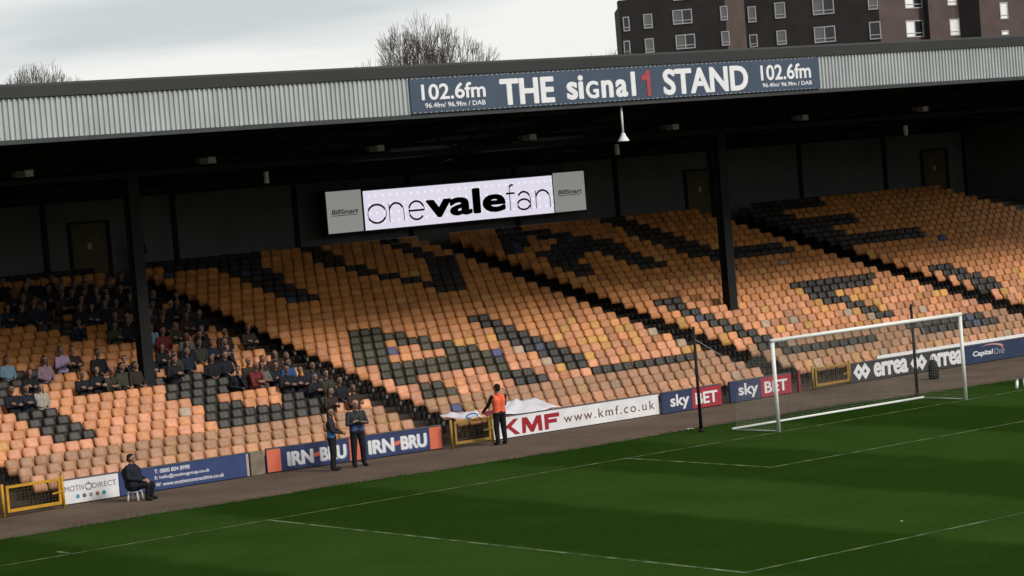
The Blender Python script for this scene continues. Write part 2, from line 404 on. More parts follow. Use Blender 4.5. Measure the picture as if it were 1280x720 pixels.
# ------------------------------------------------------------------ video screen on the back of the stand
SCY = 28.3
M_frame = mat('screen_housing', (.01,.01,.012), .6)
vs = thing('video_screen', 'wide lit white video screen with black lettering hanging above the back seats', 'screen', (.78, SCY, 5.85))
MB().box((0, 0, -.04), (12.34, .30, 1.64)).build('housing', M_frame, vs)
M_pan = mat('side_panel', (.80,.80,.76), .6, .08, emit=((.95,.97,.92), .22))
M_ptxt = mat('side_panel_text', (.05,.05,.05), .6)
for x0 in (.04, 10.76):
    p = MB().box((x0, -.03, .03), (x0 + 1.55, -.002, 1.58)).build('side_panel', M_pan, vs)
    text(p, 'BillSmart', x0 + .18, x0 + 1.38, .72, .90, -.031, M_ptxt, off=.02, shear=.2)
    MB().box((x0 + .18, -.034, .66), (x0 + 1.30, -.031, .685)).build('underline', mat('panel_red', (.35,.08,.07), .6), p)
def screen_mat():
    M = bpy.data.materials.new('screen_pixels'); M.use_nodes = True; t = M.node_tree; b = t.nodes['Principled BSDF']
    b.inputs['Base Color'].default_value = (.05,.05,.05,1); b.inputs['Roughness'].default_value = .4
    c = t.nodes.new('ShaderNodeTexCoord'); mp = t.nodes.new('ShaderNodeMapping'); mp.inputs['Scale'].default_value = (3.1,1,3.1)
    t.links.new(c.outputs['Object'], mp.inputs[0])
    v = t.nodes.new('ShaderNodeTexVoronoi'); v.inputs['Randomness'].default_value = 0; v.inputs['Scale'].default_value = 1
    t.links.new(mp.outputs[0], v.inputs['Vector'])
    r = t.nodes.new('ShaderNodeValToRGB'); e = r.color_ramp.elements
    e[0].position = .0; e[0].color = (1,1,1,1); e[1].position = .22; e[1].color = (.74,.70,.82,1)
    t.links.new(v.outputs['Distance'], r.inputs[0]); t.links.new(r.outputs[0], b.inputs['Emission Color'])
    b.inputs['Emission Strength'].default_value = .98
    return M
sc = MB().box((1.70, -.03, .03), (10.68, -.002, 1.50)).build('display', screen_mat(), vs)
M_ink = mat('screen_black', (.004,.004,.008), .9, spec=0)
text(sc, 'vale', 4.50, 8.32, .27, 1.26, -.032, M_ink, off=.045)
def stroke(pts, w=.075):
    mb = MB()
    for a, b in zip(pts[:-1], pts[1:]):
        mb.bar((a[0], -.034, a[1]), (b[0], -.034, b[1]), .006, w)
    return mb
def arc(cx, cz, rx, rz, a0, a1, n=28):
    return [(cx + rx*math.cos(R(a0 + (a1-a0)*k/n)), cz + rz*math.sin(R(a0 + (a1-a0)*k/n))) for k in range(n+1)]
xh, bz = .96, .27; rz_ = (xh - bz)/2; cz_ = (xh + bz)/2
def thin(pts): stroke(pts).build('lettering', M_ink, sc, fix=False)
thin(arc(2.24, cz_, .42, rz_, 0, 360))
thin([(2.80, bz), (2.80, xh)]); thin(arc(3.13, xh - .33, .33, .33, 180, 0) + [(3.46, bz)])
thin([(3.70, cz_), (4.42, cz_)] + arc(4.06, cz_, .36, rz_, 0, 320))
thin([(8.52, bz), (8.52, 1.14)] + arc(8.68, 1.10, .16, .16, 180, 70)); thin([(8.36, xh - .02), (8.78, xh - .02)])
thin(arc(9.22, xh - .28, .30, .28, 150, 0) + [(9.52, bz)]); thin(arc(9.20, bz + .20, .31, .20, 0, 360))
thin([(9.80, bz), (9.80, xh)]); thin(arc(10.15, xh - .34, .35, .34, 180, 0) + [(10.50, bz)])
for x in (1.0, 6.2, 11.3): MB().tube((x, .15, 1.641), (x, .15, 2.15), .03).build('hanger', M_dark, vs)

# ------------------------------------------------------------------ lamps and loudspeakers under the roof
M_lampb = mat('lamp_body', (.16,.16,.16), .5); M_lampw = mat('lamp_lens', (.62,.62,.60), .4)
lampx = [-17.99, -11.95, -5.83, .23, 6.42, 12.54, 18.69]
ordn = ['first','second','third','fourth','fifth','sixth','seventh']
for i, x in enumerate(lampx):
    t = thing('floodlight', 'unlit grey floodlight under the dark stand roof, %s from the left' % ordn[i], 'floodlight', (x, 15.2, 8.66), group='floodlights under the stand roof')
    MB().prism([(-.16,-.05),(.10,.0),(.10,.14),(-.16,.14)], 0, -.30, .10).build('housing', M_lampb, t)
    MB().box((-.02, -.20, -.04), (.24, -.162, .15)).build('reflector', M_lampw, t)
    MB().bar((-.1, 0, .141), (-.1, 0, .55), .04, .04).build('bracket', M_dark, t)
for nm, (x, y, z) in zip(('above the video screen', 'near the left column', 'towards the right end'), ((4.84, 16.2, 7.92), (-9.26, 16.2, 7.90), (18.9, 16.2, 7.80))):
    t = thing('loudspeaker', 'small pale column loudspeaker under the roof girder ' + nm, 'loudspeaker', (x, y, z))
    bevel(MB().box((-.06, -.07, 0), (.06, .05, .36)).build('cabinet', M_lampw, t), .015)
    MB().bar((0, 0, .361), (0, -.5, .56), .03, .03).build('bracket', M_dark, t)
t = thing('pendant_horn', 'white horn loudspeaker hanging on a pole below the roof sign', 'loudspeaker', (-1.12, FASY + .2, 8.30))
MB().tube((0,0,.24), (0,0,1.08), .035, n=10).build('pole', M_white, t, True)
hb = MB(); prof = [(.02,.26),(.06,.24),(.085,.16),(.17,.03),(.175,0)]
for (r0, z0), (r1, z1) in zip(prof[:-1], prof[1:]): hb.tube((0,0,z0), (0,0,z1), r0, r1, 14, caps=False)
hb.tube((0,0,.0), (0,0,.005), .175, n=14)
hb.build('horn', M_white, t, True)

# ------------------------------------------------------------------ seats
def seat_arrays():
    # profile from lip to top of back, (y, z, half width)
    P = [(-.085,.370,.150),(-.125,.385,.185),(-.150,.44,.198),(-.150,.53,.196),(-.128,.566,.185),(-.075,.578,.192),(-.050,.61,.203),(-.028,.68,.206),(-.008,.738,.203),(.010,.775,.192),(.028,.796,.170),(.045,.802,.130)]
    n = 7; V = []; F = []
    for side in (0, 1):
        for (y, z, w) in P:
            for k in range(n):
                t = -1 + 2*k/(n-1)
                cv = .030 * t*t - .020 * t**4 - (.045 * max(0, abs(t) - .62)**2 / .1444 if z > .5 else 0)
                oy, oz = (0, 0) if side == 0 else ((.030, -.008) if z > .58 else (.060, .004))
                V.append((t*w, y - cv + oy, z + oz))
    m_ = len(P)
    def id_(s, i, k): return s*m_*n + i*n + k
    for i in range(m_-1):
        for k in range(n-1):
            F.append((id_(0,i,k), id_(0,i,k+1), id_(0,i+1,k+1), id_(0,i+1,k)))
            F.append((id_(1,i,k), id_(1,i+1,k), id_(1,i+1,k+1), id_(1,i,k+1)))
        F.append((id_(0,i,0), id_(0,i+1,0), id_(1,i+1,0), id_(1,i,0)))
        F.append((id_(0,i,n-1), id_(1,i,n-1), id_(1,i+1,n-1), id_(0,i+1,n-1)))
    for k in range(n-1):
        F.append((id_(0,0,k), id_(1,0,k), id_(1,0,k+1), id_(0,0,k+1)))
        F.append((id_(0,m_-1,k), id_(0,m_-1,k+1), id_(1,m_-1,k+1), id_(1,m_-1,k)))
    # two stub legs
    for sx in (-.12, .12):
        o = len(V)
        V += [(sx+a, -.03+b, z) for z in (0, .60) for a, b in ((-.02,-.02),(.02,-.02),(.02,.02),(-.02,.02))]
        F += [(o,o+1,o+5,o+4),(o+1,o+2,o+6,o+5),(o+2,o+3,o+7,o+6),(o+3,o,o+4,o+7)]
    return np.array(V), F
SV, SF = seat_arrays()
NLEG = 8                                      # the last faces are the two steel brackets
SMI = [0] * (len(SF) - NLEG) + [1] * NLEG
def plastic(name, src):
    M = bpy.data.materials.new(name); M.use_nodes = True; t = M.node_tree; b = t.nodes['Principled BSDF']
    b.inputs['Roughness'].default_value = .5; b.inputs['Specular IOR Level'].default_value = .35
    if src == 'obj':
        i = t.nodes.new('ShaderNodeObjectInfo'); c = i.outputs['Color']
    else:
        i = t.nodes.new('ShaderNodeAttribute'); i.attribute_name = 'seat_colour'; c = i.outputs['Color']
    g = t.nodes.new('ShaderNodeNewGeometry'); n = t.nodes.new('ShaderNodeTexNoise'); n.inputs['Scale'].default_value = 7; n.inputs['Detail'].default_value = 5
    t.links.new(g.outputs['Position'], n.inputs['Vector'])
    r = t.nodes.new('ShaderNodeMapRange'); r.inputs[1].default_value = .3; r.inputs[2].default_value = .7; r.inputs[3].default_value = .80; r.inputs[4].default_value = 1.12
    t.links.new(n.outputs['Fac'], r.inputs[0])
    x = t.nodes.new('ShaderNodeMix'); x.data_type = 'RGBA'; x.blend_type = 'MULTIPLY'; x.inputs[0].default_value = 1
    t.links.new(c, x.inputs[6]); t.links.new(r.outputs[0], x.inputs[7]); t.links.new(x.outputs[2], b.inputs['Base Color'])
    return M
M_seat_o = plastic('seat_plastic', 'obj'); M_seat_a = plastic('seat_plastic_mass', 'attr')
_m = MB().add(SV, SF); _m.mi = SMI; seat_me = _m.mesh('stadium_seat', [M_seat_o, M_dark], True)

# dark lettering and a patch of back-row shade laid into the seat colours: quads of photo pixels, carried on to the seat backs by the camera rays
def strip(x0, y0, x1, y1, hwid):       # strip of given half width (pixels, measured along the row)
    return [(x0-hwid, y0+hwid*.15), (x0+hwid, y0-hwid*.15), (x1+hwid, y1-hwid*.15), (x1-hwid, y1+hwid*.15)]
DARK = [
    [(0,322),(180,314),(182,342),(0,350)],  # no letter: back-left shade put into the seat colour
    [(185,326),(322,310),(325,326),(190,338)],                         # T bar
    strip(300,334,385,378,19),                                         # T stem
    [(360,304),(395,309),(440,331),(490,342),(548,351),(548,360),(490,349),(440,340),(402,326)],   # V strokes
    [(466,300),(484,296),(548,318),(548,332)],
    [(540,324),(562,320),(576,358),(552,364)],
    [(623,283),(648,280),(656,312),(632,316)],                         # A
    [(648,284),(735,296),(735,305),(652,293)],
    [(664,314),(735,301),(772,304),(700,326)],
    [(672,316),(705,322),(744,338),(735,345),(700,332)],
    strip(742,302,818,332,15),
    strip(762,273,893,320,14),                                         # L
    [(884,316),(975,304),(992,316),(900,326)],
    [(920,254),(1012,244),(1030,254),(936,266)],                       # E
    strip(955,266,1072,304,14),
    [(984,273),(1056,266),(1072,277),(1000,286)],
    [(1046,299),(1142,285),(1162,296),(1066,309)],
    [(0,468),(64,462),(66,476),(10,482),(12,500),(0,502)],             # letter cut by the left edge
    [(0,478),(12,476),(14,504),(0,506)],
    strip(44,516,108,552,19),
    [(26,396),(60,390),(86,402),(84,418),(60,412)],
    [(196,470),(342,462),(346,480),(214,495)],                         # O
    [(208,484),(262,482),(268,504),(250,506)],
    [(244,498),(264,494),(288,516),(282,534)],
    [(262,508),(362,498),(412,500),(414,516),(284,534)],
    [(342,470),(360,470),(412,488),(414,520),(360,512)],
    [(442,415),(468,412),(480,456),(454,460)],                         # A right of the gangway
    [(470,417),(500,416),(560,428),(600,434),(598,446),(560,438),(500,428)],
    [(469,457),(495,454),(562,446),(628,446),(630,460),(572,461),(535,467),(505,481),(487,472)],
    [(566,437),(604,436),(632,452),(630,462),(566,456)],
    strip(632,460,672,476,14),
    [(522,482),(550,476),(571,490),(566,498),(540,496)],
    strip(594,396,728,456,13),                                         # L
    [(722,458),(862,438),(878,450),(752,468)],
    strip(822,372,956,426,11),                                         # next letter
    [(948,424),(966,424),(990,432),(985,440),(960,436)],
    [(985,432),(1090,419),(1094,428),(990,440)],
    [(990,352),(1082,340),(1100,350),(1006,365)],                      # F
    strip(1020,364,1122,398,12),
    [(1140,406),(1228,392),(1248,400),(1152,414)],
    strip(1172,331,1252,361,12),
]
def inpoly(x, y, P):
    c = False; j = len(P) - 1
    for i in range(len(P)):
        (xi, yi), (xj, yj) = P[i], P[j]
        if (yi > y) != (yj > y) and x < (xj - xi) * (y - yi) / (yj - yi) + xi: c = not c
        j = i
    return c
seats = []                                  # x, row, column position in block, block
blocks = []
bounds = [-36.2] + AISLES
for bi, (a, b) in enumerate(zip(bounds[:-1], bounds[1:])):
    x0, x1 = a + AW/2, b - AW/2
    n = int((x1 - x0) / SP); off = (x1 - x0 - n*SP) / 2
    for r in range(ROWS):
        for k in range(n):
            x = x0 + off + (k + .5) * SP
            if x < -30: continue
            if r == ROWS-1 and any(abs(x - d[0]) < .9 for d in doors): continue
            if abs(x - COLX[0]) < .3 and r in (9,) or abs(x - COLX[1]) < .3 and r in (9,) or abs(x - COLX[2]) < .3 and r == 9: continue
            seats.append((x, r, bi, k, n))
ORANGE = np.array([.66,.265,.078]); PINK = np.array([.68,.300,.160]); DEEP = np.array([.60,.240,.052]); YEL = np.array([.62,.32,.085])
TAN = np.array([.285,.165,.094]); GREY = np.array([.40,.30,.21]); BLK = np.array([.024,.020,.016]); OLIVE = np.array([.040,.034,.018]); BLUE = np.array([.06,.07,.16])
def seat_colour(x, r, u, v):
    for P in DARK:
        if inpoly(u, v, P) or inpoly(u - 3.5, v, P) or inpoly(u + 3.5, v, P):
            c = BLK if not (440 < u < 630 and v > 408) else OLIVE
            if rng.random() < .02: return np.array([.05,.055,.09]), 'navy'
            return c * rng.uniform(.7, 1.5), 'black'
    w = rng.random()
    right = np.clip((x + 9) / 8, 0, 1)
    if rng.random() < .003: return BLUE * rng.uniform(.8, 1.3), 'blue'
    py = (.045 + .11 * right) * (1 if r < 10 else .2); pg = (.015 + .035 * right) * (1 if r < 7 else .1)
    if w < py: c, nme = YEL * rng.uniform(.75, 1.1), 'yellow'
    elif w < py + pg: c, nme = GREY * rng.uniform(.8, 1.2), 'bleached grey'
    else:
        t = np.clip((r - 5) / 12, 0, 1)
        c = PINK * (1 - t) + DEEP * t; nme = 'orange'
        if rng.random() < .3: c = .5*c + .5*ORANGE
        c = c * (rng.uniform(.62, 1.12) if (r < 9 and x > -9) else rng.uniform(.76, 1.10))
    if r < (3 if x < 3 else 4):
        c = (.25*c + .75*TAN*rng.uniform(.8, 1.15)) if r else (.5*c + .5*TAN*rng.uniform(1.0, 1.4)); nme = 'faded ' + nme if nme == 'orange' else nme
    return c, nme
info = []
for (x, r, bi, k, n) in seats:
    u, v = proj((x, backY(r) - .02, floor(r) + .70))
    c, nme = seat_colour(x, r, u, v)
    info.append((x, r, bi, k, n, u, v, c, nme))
vis = [i for i, s in enumerate(info) if -5 < s[5] < 1285 and 0 < s[6] < 720]
vis.sort(key=lambda i: (info[i][0]-CAMP[0])**2 + (backY(info[i][1])-CAMP[1])**2)
near = set(vis[:300])
def ordinal(n):
    w = ['zeroth','first','second','third','fourth','fifth','sixth','seventh','eighth','ninth','tenth','eleventh','twelfth','thirteenth','fourteenth','fifteenth','sixteenth','seventeenth','eighteenth','nineteenth','twentieth']
    if n <= 20: return w[n]
    t = {2:'twenty',3:'thirty',4:'forty'}[n // 10]
    return t + '-' + w[n % 10] if n % 10 else {2:'twentieth',3:'thirtieth',4:'fortieth'}[n // 10]
AN = {0: 'left gangway', 1: 'left gangway', 2: 'steward-side gangway', 3: 'middle gangway', 4: 'right gangway'}
def seat_where(r, bi, k, n):
    # gangways: the one by the left yellow gate and the one by the gate next to the striped steward
    row = 'front row' if r == 0 else ordinal(r+1) + ' row'
    if bi == 0: return row, '%s left of the left-hand yellow gate gangway' % ordinal(n - k)
    if bi == 1: return row, '%s right of the left-hand yellow gate gangway' % ordinal(k + 1)
    return row, '%s right of the middle yellow gate gangway' % ordinal(k + 1)
mass = []
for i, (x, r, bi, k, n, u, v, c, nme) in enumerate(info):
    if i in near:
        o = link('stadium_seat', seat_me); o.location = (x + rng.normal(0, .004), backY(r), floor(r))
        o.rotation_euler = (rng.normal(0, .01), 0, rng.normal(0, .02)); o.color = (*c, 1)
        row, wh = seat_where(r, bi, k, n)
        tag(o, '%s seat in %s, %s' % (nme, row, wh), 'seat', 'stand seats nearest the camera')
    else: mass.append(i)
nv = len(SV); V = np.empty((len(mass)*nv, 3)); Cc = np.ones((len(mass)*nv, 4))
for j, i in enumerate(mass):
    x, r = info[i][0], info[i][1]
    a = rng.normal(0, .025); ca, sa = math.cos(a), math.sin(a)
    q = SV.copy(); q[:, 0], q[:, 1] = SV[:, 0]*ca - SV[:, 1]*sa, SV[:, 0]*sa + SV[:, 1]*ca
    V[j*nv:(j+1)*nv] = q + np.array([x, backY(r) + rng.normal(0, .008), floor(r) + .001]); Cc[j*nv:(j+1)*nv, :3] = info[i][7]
me = bpy.data.meshes.new('seat_rows')
base = np.array(SF, dtype=np.int32)
Fa = (base[None] + (np.arange(len(mass))*nv)[:, None, None]).reshape(-1, 4)
me.vertices.add(len(V)); me.vertices.foreach_set('co', V.ravel())
me.loops.add(Fa.size); me.loops.foreach_set('vertex_index', Fa.ravel())
me.polygons.add(len(Fa)); me.polygons.foreach_set('loop_start', np.arange(0, Fa.size, 4))
me.polygons.foreach_set('use_smooth', np.ones(len(Fa), bool))
me.update(calc_edges=True); me.validate()
at = me.attributes.new('seat_colour', 'FLOAT_COLOR', 'POINT'); at.data.foreach_set('color', Cc.ravel())
me.materials.append(M_seat_a); me.materials.append(M_dark); me.polygons.foreach_set('material_index', np.tile(np.array(SMI, np.int32), len(mass)))
tag(link('seat_rows', me), 'remaining orange seats of the stand with dark seats spelling letters and painted-in shade', 'seats', kind='stuff')

# ------------------------------------------------------------------ hoardings along the track
M_edge = mat('board_edge', (.10,.10,.11), .6)
def M_board(nm, c): return mat('board_' + nm, c, .5, .12, 2.2)
def frame2(p, q):
    """local frame for a board running from ground point p to q (seen from the pitch, left to right)"""
    a = math.atan2(q[1]-p[1], q[0]-p[0]); return (p[0], p[1], 0), a, math.hypot(q[0]-p[0], q[1]-p[1])
HL = lambda x: np.interp(x, [-40,-21,-15,-9.4,-1.4,7,40], [8.55,8.50,8.42,7.75,7.62,7.70,7.70])
def hoarding(name, label, x0, x1, h, col, z0=.02, y=None, thick=.05):
    p, q = (x0, HL(x0) if y is None else y), (x1, HL(x1) if y is None else y)
    loc, a, L = frame2(p, q)
    t = thing(name, label, 'hoarding', loc, a, 'advertising hoardings along the track')
    bevel(MB().box((0, 0, z0), (L, thick, h)).build('board', col, t), .006)
    MB().box((0, -.012, h + .002), (L, thick + .012, h + .03)).build('top_rail', M_edge, t)
    for k in range(max(2, int(L/1.6)+1)):
        x = .05 + (L - .1) * k / max(1, int(L/1.6) if int(L/1.6) else 1)
        if x <= L: MB().box((x - .03, thick + .002, 0), (x + .03, thick + .06, h)).build('post', M_edge, t)
    return t, L
W_ = M_board('white', (.74,.74,.76)); NAVY = M_board('navy', (.030,.045,.115)); ORG = M_board('orange', (.66,.155,.085))
M_wht = mat('print_white', (.74,.74,.76), .5, .06)
# plain navy board left of the first gate
hoarding('advert_board', 'plain dark blue hoarding left of the left-hand yellow gate', -31.0, -23.25, .64, NAVY)
t, L = hoarding('advert_board', 'white hoarding with thin grey lettering and coloured dots beside the left yellow gate', -21.05, -19.42, .64, W_)
M_gtx = mat('print_grey', (.10,.11,.14), .6)
text(t, 'MOTIV', .06, .64, .34, .48, -.002, M_gtx, off=-.004); text(t, 'DIRECT', .86, 1.56, .34, .48, -.002, M_gtx, off=-.004)
ring = MB()
for a in range(24):
    a0, a1 = R(a*15), R(a*15+15)
    ring.bar((.75 + .085*math.cos(a0), -.004, .41 + .085*math.sin(a0)), (.75 + .085*math.cos(a1), -.004, .41 + .085*math.sin(a1)), .006, .025)
ring.bar((.75,-.004,.46), (.75,-.004,.55), .006, .02); ring.build('emblem', M_gtx, t, fix=False)
for k, c in enumerate([(.08,.32,.45),(.16,.12,.15),(.30,.33,.26),(.32,.16,.10),(.06,.25,.36)]):
    MB().tube((.42 + .19*k, .0, .19), (.42 + .19*k, -.007, .19), .055, n=14).build('dot', mat('dot%d' % k, c, .5), t)
t, L = hoarding('advert_board', 'dark blue hoarding with three lines of small white contact text', -19.40, -15.44, .64, M_board('blue', (.036,.058,.165)))
text(t, 'T: 0800 804 8998', 1.05, 2.12, .465, .575, -.002, M_wht, off=.012)
text(t, 'E: hello@motivogroup.co.uk', 1.05, 2.72, .285, .405, -.002, M_wht, off=.012)
text(t, 'W: www.motivocontracthire.co.uk', 1.05, 3.15, .115, .22, -.002, M_wht, off=.012)
MB().box((L - .09, -.008, .02), (L - .02, -.001, .62)).build('edge_strip', mat('strip_pink', (.45,.33,.31), .6), t)
pr = thing('concrete_pier', 'short stained concrete pier between two hoardings', 'pier', (-15.40, HL(-15.4), 0))
bevel(MB().box((0, 0, 0), (.46, .22, .64)).build('block', mat('pier_concrete', (.19,.16,.12), .95, .35, 5, bump=.4), pr), .015)
M_irn = M_board('irn_blue', (.034,.047,.125))
def irn(x0, x1, side, which):
    t, L = hoarding('advert_board', 'blue and orange hoarding with bold white lettering, ' + which, x0, x1, .66, M_irn)
    if side == 'both': 
        MB().box((.02, -.006, .03), (.43, -.0015, .65)).build('orange_end', ORG, t)
    MB().box((L - .40, -.006, .03), (L - .02, -.0015, .65)).build('orange_end', ORG, t)
    a = .62 if side == 'both' else .16; b = L - .50
    w = b - a
    sh = mat('print_lightblue', (.12,.17,.33), .5)
    for dx, dz, mm, y in ((.03, -.03, sh, -.0015), (0, 0, M_wht, -.006)):
        text(t, 'IRN', a + dx, a + w*.44 + dx, .13 + dz, .52 + dz, y, mm, off=.045)
        text(t, 'BRU', a + w*.55 + dx, b + dx, .13 + dz, .52 + dz, y, mm, off=.045)
    MB().prism([(a + w*.44, .27), (a + w*.55, .31), (a + w*.55, .42), (a + w*.44, .38)], 1, -.012, -.002).build('hyphen', ORG, t)
irn(-14.90, -11.98, 'both', 'left one behind the two stewards'); irn(-11.96, -9.45, 'right', 'right one nearest the middle gate')
t, L = hoarding('advert_board', 'long white hoarding with large red letters and a web address', -7.75, -1.45, .63, W_)
M_kred = mat('print_red', (.32,.018,.03), .5); M_kgr = mat('print_brown', (.16,.07,.07), .6)
def glyph(pts): MB().prism(pts, 1, -.008, -.002).build('lettering', M_kred, t)
_b, _t = .09, .54; _m = (_b + _t)/2
glyph([(.42,_b),(.56,_b),(.56,_m - .04),(.62,_m - .02),(.86,_b),(1.05,_b),(.74,_m + .02),(1.02,_t),(.84,_t),(.62,_m + .09),(.56,_m + .05),(.56,_t),(.42,_t)])
glyph([(1.12,_b),(1.25,_b),(1.27,_t - .20),(1.43,_b),(1.54,_b),(1.70,_t - .20),(1.72,_b),(1.86,_b),(1.84,_t),(1.66,_t),(1.485,_b + .20),(1.32,_t),(1.14,_t)])
glyph([(1.95,_b),(2.09,_b),(2.09,_m - .05),(2.40,_m - .05),(2.40,_m + .06),(2.09,_m + .06),(2.09,_t - .12),(2.50,_t - .12),(2.50,_t),(1.95,_t)])
text(t, 'www.kmf.co.uk', 2.66, 6.12, .20, .47, -.002, M_kgr, off=.004, spacing=1.25)
SKB = M_board('sky_navy', (.035,.048,.11)); SKR = M_board('sky_red', (.36,.035,.055))
def skyb(x0, x1, which, z0, y=None):
    t, L = hoarding('advert_board', 'half navy half red hoarding with white lettering, ' + which, x0, x1, .64 + z0, SKB, z0=.02 + z0, y=y)
    MB().box((L*.50, -.006, .03 + z0), (L - .01, -.001, .63 + z0)).build('red_half', SKR, t)
    text(t, 'sky', L*.13, L*.45, .08 + z0, .55 + z0, -.002, M_wht, off=.028)
    text(t, 'BET', L*.55, L*.93, .14 + z0, .50 + z0, -.0065, M_wht, off=.03)
skyb(-1.42, .98, 'left one beside the white hoarding', 0, 7.50); skyb(1.45, 4.05, 'right one seen through the goal net', 0, 7.62)
SLATE = M_board('slate', (.040,.044,.052))
t, L = hoarding('advert_board', 'dark slate hoarding with two white diamond logos behind the goal', 6.72, 11.98, .62, SLATE, y=7.66)
def errea(x):
    for dx in (0, .30):
        dm = MB(); c = (x + .24 + dx, .34); o = [(0,.27),(.24,0),(0,-.27),(-.24,0)]
        i_ = [(0,.075),(.065,0),(0,-.075),(-.065,0)]
        vs_ = [(c[0]+a, -.004 - dx*.004, c[1]+b) for a, b in o] + [(c[0]+a, -.004 - dx*.004, c[1]+b) for a, b in i_]
        dm.add(vs_, [(k, (k+1) % 4, 4+(k+1) % 4, 4+k) for k in range(4)]); dm.build('diamond', M_wht, t, fix=False)
    text(t, 'errea', x + .92, x + 2.50, .09, .56, -.002, M_wht, off=.036)
errea(.10); errea(2.72)
t2, L2 = hoarding('advert_board', 'navy hoarding with small white lettering and a pink swoosh right of the goal', 12.0, 17.5, .62, M_board('cap_navy', (.030,.048,.095)), y=7.66)
text(t2, 'Capital', .42, 1.42, .20, .42, -.002, M_wht, off=.035, shear=.12); text(t2, 'One', 1.46, 1.98, .22, .42, -.002, mat('print_soft', (.30,.33,.40), .5), off=0, shear=.15)
sw = MB(); pts = arc(1.30, .42, .62, .16, 130, -20, 14)
for k, (a, b) in enumerate(zip(pts[:-1], pts[1:])): sw.bar((a[0], -.004, a[1]), (b[0], -.004, b[1]), .006, .01 + .008*k)
sw.build('swoosh', mat('print_pink', (.55,.28,.30), .5), t2, fix=False)
hoarding('advert_board', 'plain dark blue hoarding at the far right of the track', 17.52, 30.0, .62, NAVY, y=7.66)
rl = thing('white_rail', 'white rail running along the top of the hoardings behind the goal', 'rail', (7.95, 7.70, 0))
MB().box((0, -.04, .66), (13.0, .02, .76)).build('rail', M_white, rl)
for k in range(9): MB().box((.1 + k*1.55, .022, 0), (.16 + k*1.55, .07, .74)).build('post', M_edge, rl)
# low concrete kerb wall under the front of the terrace
sb(MB().box((XL, 8.585, -.04), (XR, 8.618, .12)), 'front_kerb', M_conc)

# yellow gates
M_yel = mat('gate_yellow', (.50,.26,.018), .55, .2, 5); M_yel2 = mat('gate_dull_yellow', (.30,.18,.035), .6, .25, 5)
M_meshy = mat('gate_mesh', (.09,.055,.02), .6)
def gate(p, q, h, material, label):
    loc, a, L = frame2(p, q)
    t = thing('yellow_gate', label, 'gate', loc, a, 'yellow gates in the hoarding line')
    f = MB()
    x0, x1 = .14, L - .03
    f.box((x0, -.03, .10), (x0 + .07, .03, h)); f.box((x1 - .07, -.03, .10), (x1, .03, h))
    f.box((x0 + .071, -.028, .10), (x1 - .071, .028, .18)); f.box((x0 + .071, -.028, h - .07), (x1 - .071, .028, h))
    bevel(f.build('frame', material, t), .006)
    MB().tube((.04, 0, 0), (.04, 0, h + .06), .04, n=10).build('hinge_post', material, t, True)
    MB().tube((L + .03, 0, 0), (L + .03, 0, h + .06), .04, n=10).build('latch_post', material, t, True)
    g_ = MB()
    for k in range(1, 15):
        x = x0 + .07 + (x1 - x0 - .14) * k / 15; g_.bar((x, 0, .18), (x, 0, h - .07), .006, .006)
    for k in range(1, 7):
        z = .18 + (h - .25) * k / 7; g_.bar((x0 + .07, 0, z), (x1 - .07, 0, z), .005, .005)
    g_.build('mesh_infill', M_meshy, t)
    MB().bar((x1 - .26, -.035, h*.52), (x1 + .04, -.035, h*.56), .03, .04).build('latch', material, t)
gate((-23.0, 8.06), (-21.28, 8.10), .78, M_yel, 'bright yellow tubular gate beside the white hoarding at far left')
gate((-9.40, 7.42), (-8.02, 7.32), .76, M_yel2, 'dull yellow tubular gate left of the steward in orange')
gate((4.85, 7.52), (6.55, 7.58), .70, M_yel2, 'dull yellow tubular gate seen through the goal net')
rp = thing('red_post', 'short dark red post beside the gate behind the goal', 'post', (4.36, 7.62, 0))
bevel(MB().box((-.05,-.05,0), (.05,.05,.66)).build('shaft', mat('post_red', (.22,.025,.03), .6), rp), .01)
MB().box((-.065,-.065,.661), (.065,.065,.70)).build('cap', M_edge, rp)

# banner draped over the rail and the front seats
def cloth(name, corners, nu, nv, amp, material, label):
    (a, b, c, d) = [np.array(p, float) for p in corners]   # a-b front edge, d-c back edge
    vs_ = []
    for j in range(nv+1):
        for i in range(nu+1):
            s, t_ = i/nu, j/nv
            p = (a*(1-s) + b*s)*(1-t_) + (d*(1-s) + c*s)*t_
            p = p + np.array([0, .03*math.sin(7*s+3*t_), amp*(math.sin(9*s + 2.2*t_) * math.sin(3.1*t_ + 1.3) + .5*math.sin(17*s - 4*t_))])
            vs_.append(p)
    fs = [(j*(nu+1)+i, j*(nu+1)+i+1, (j+1)*(nu+1)+i+1, (j+1)*(nu+1)+i) for j in range(nv) for i in range(nu)]
    o = MB().add(vs_, fs).build(name, material, None, True, fix=False)
    s = o.modifiers.new('thickness', 'SOLIDIFY'); s.thickness = .006
    return tag(o, label, 'banner')
M_cloth = mat('banner_cloth', (.66,.64,.70), .85, .12, 8)
cl = cloth('banner', [(-9.3,7.9,.86),(-7.95,7.72,.70),(-7.75,8.35,.86),(-8.9,8.55,.90)], 16, 10, .03, M_cloth, 'white cloth banner with a blue emblem draped over the gate behind the orange steward')
em = MB()
for k in range(14):
    a0, a1 = R(-20 + k*20), R(k*20)
    em.bar((-8.35 + .20*math.cos(a0), 7.74, .80 + .07*math.sin(a0)), (-8.35 + .20*math.cos(a1), 7.74, .80 + .07*math.sin(a1)), .01, .04)
em.build('emblem', mat('emblem_blue', (.05,.16,.42), .7), cl, fix=False)
cloth('banner', [(-7.5,7.75,.68),(-5.0,7.78,.66),(-5.35,8.75,.92),(-6.2,8.85,.98)], 20, 10, .03, M_cloth, 'white cloth heaped over the front seats above the red lettered hoarding')
M_maroon = mat('cloth_maroon', (.16,.03,.05), .85)
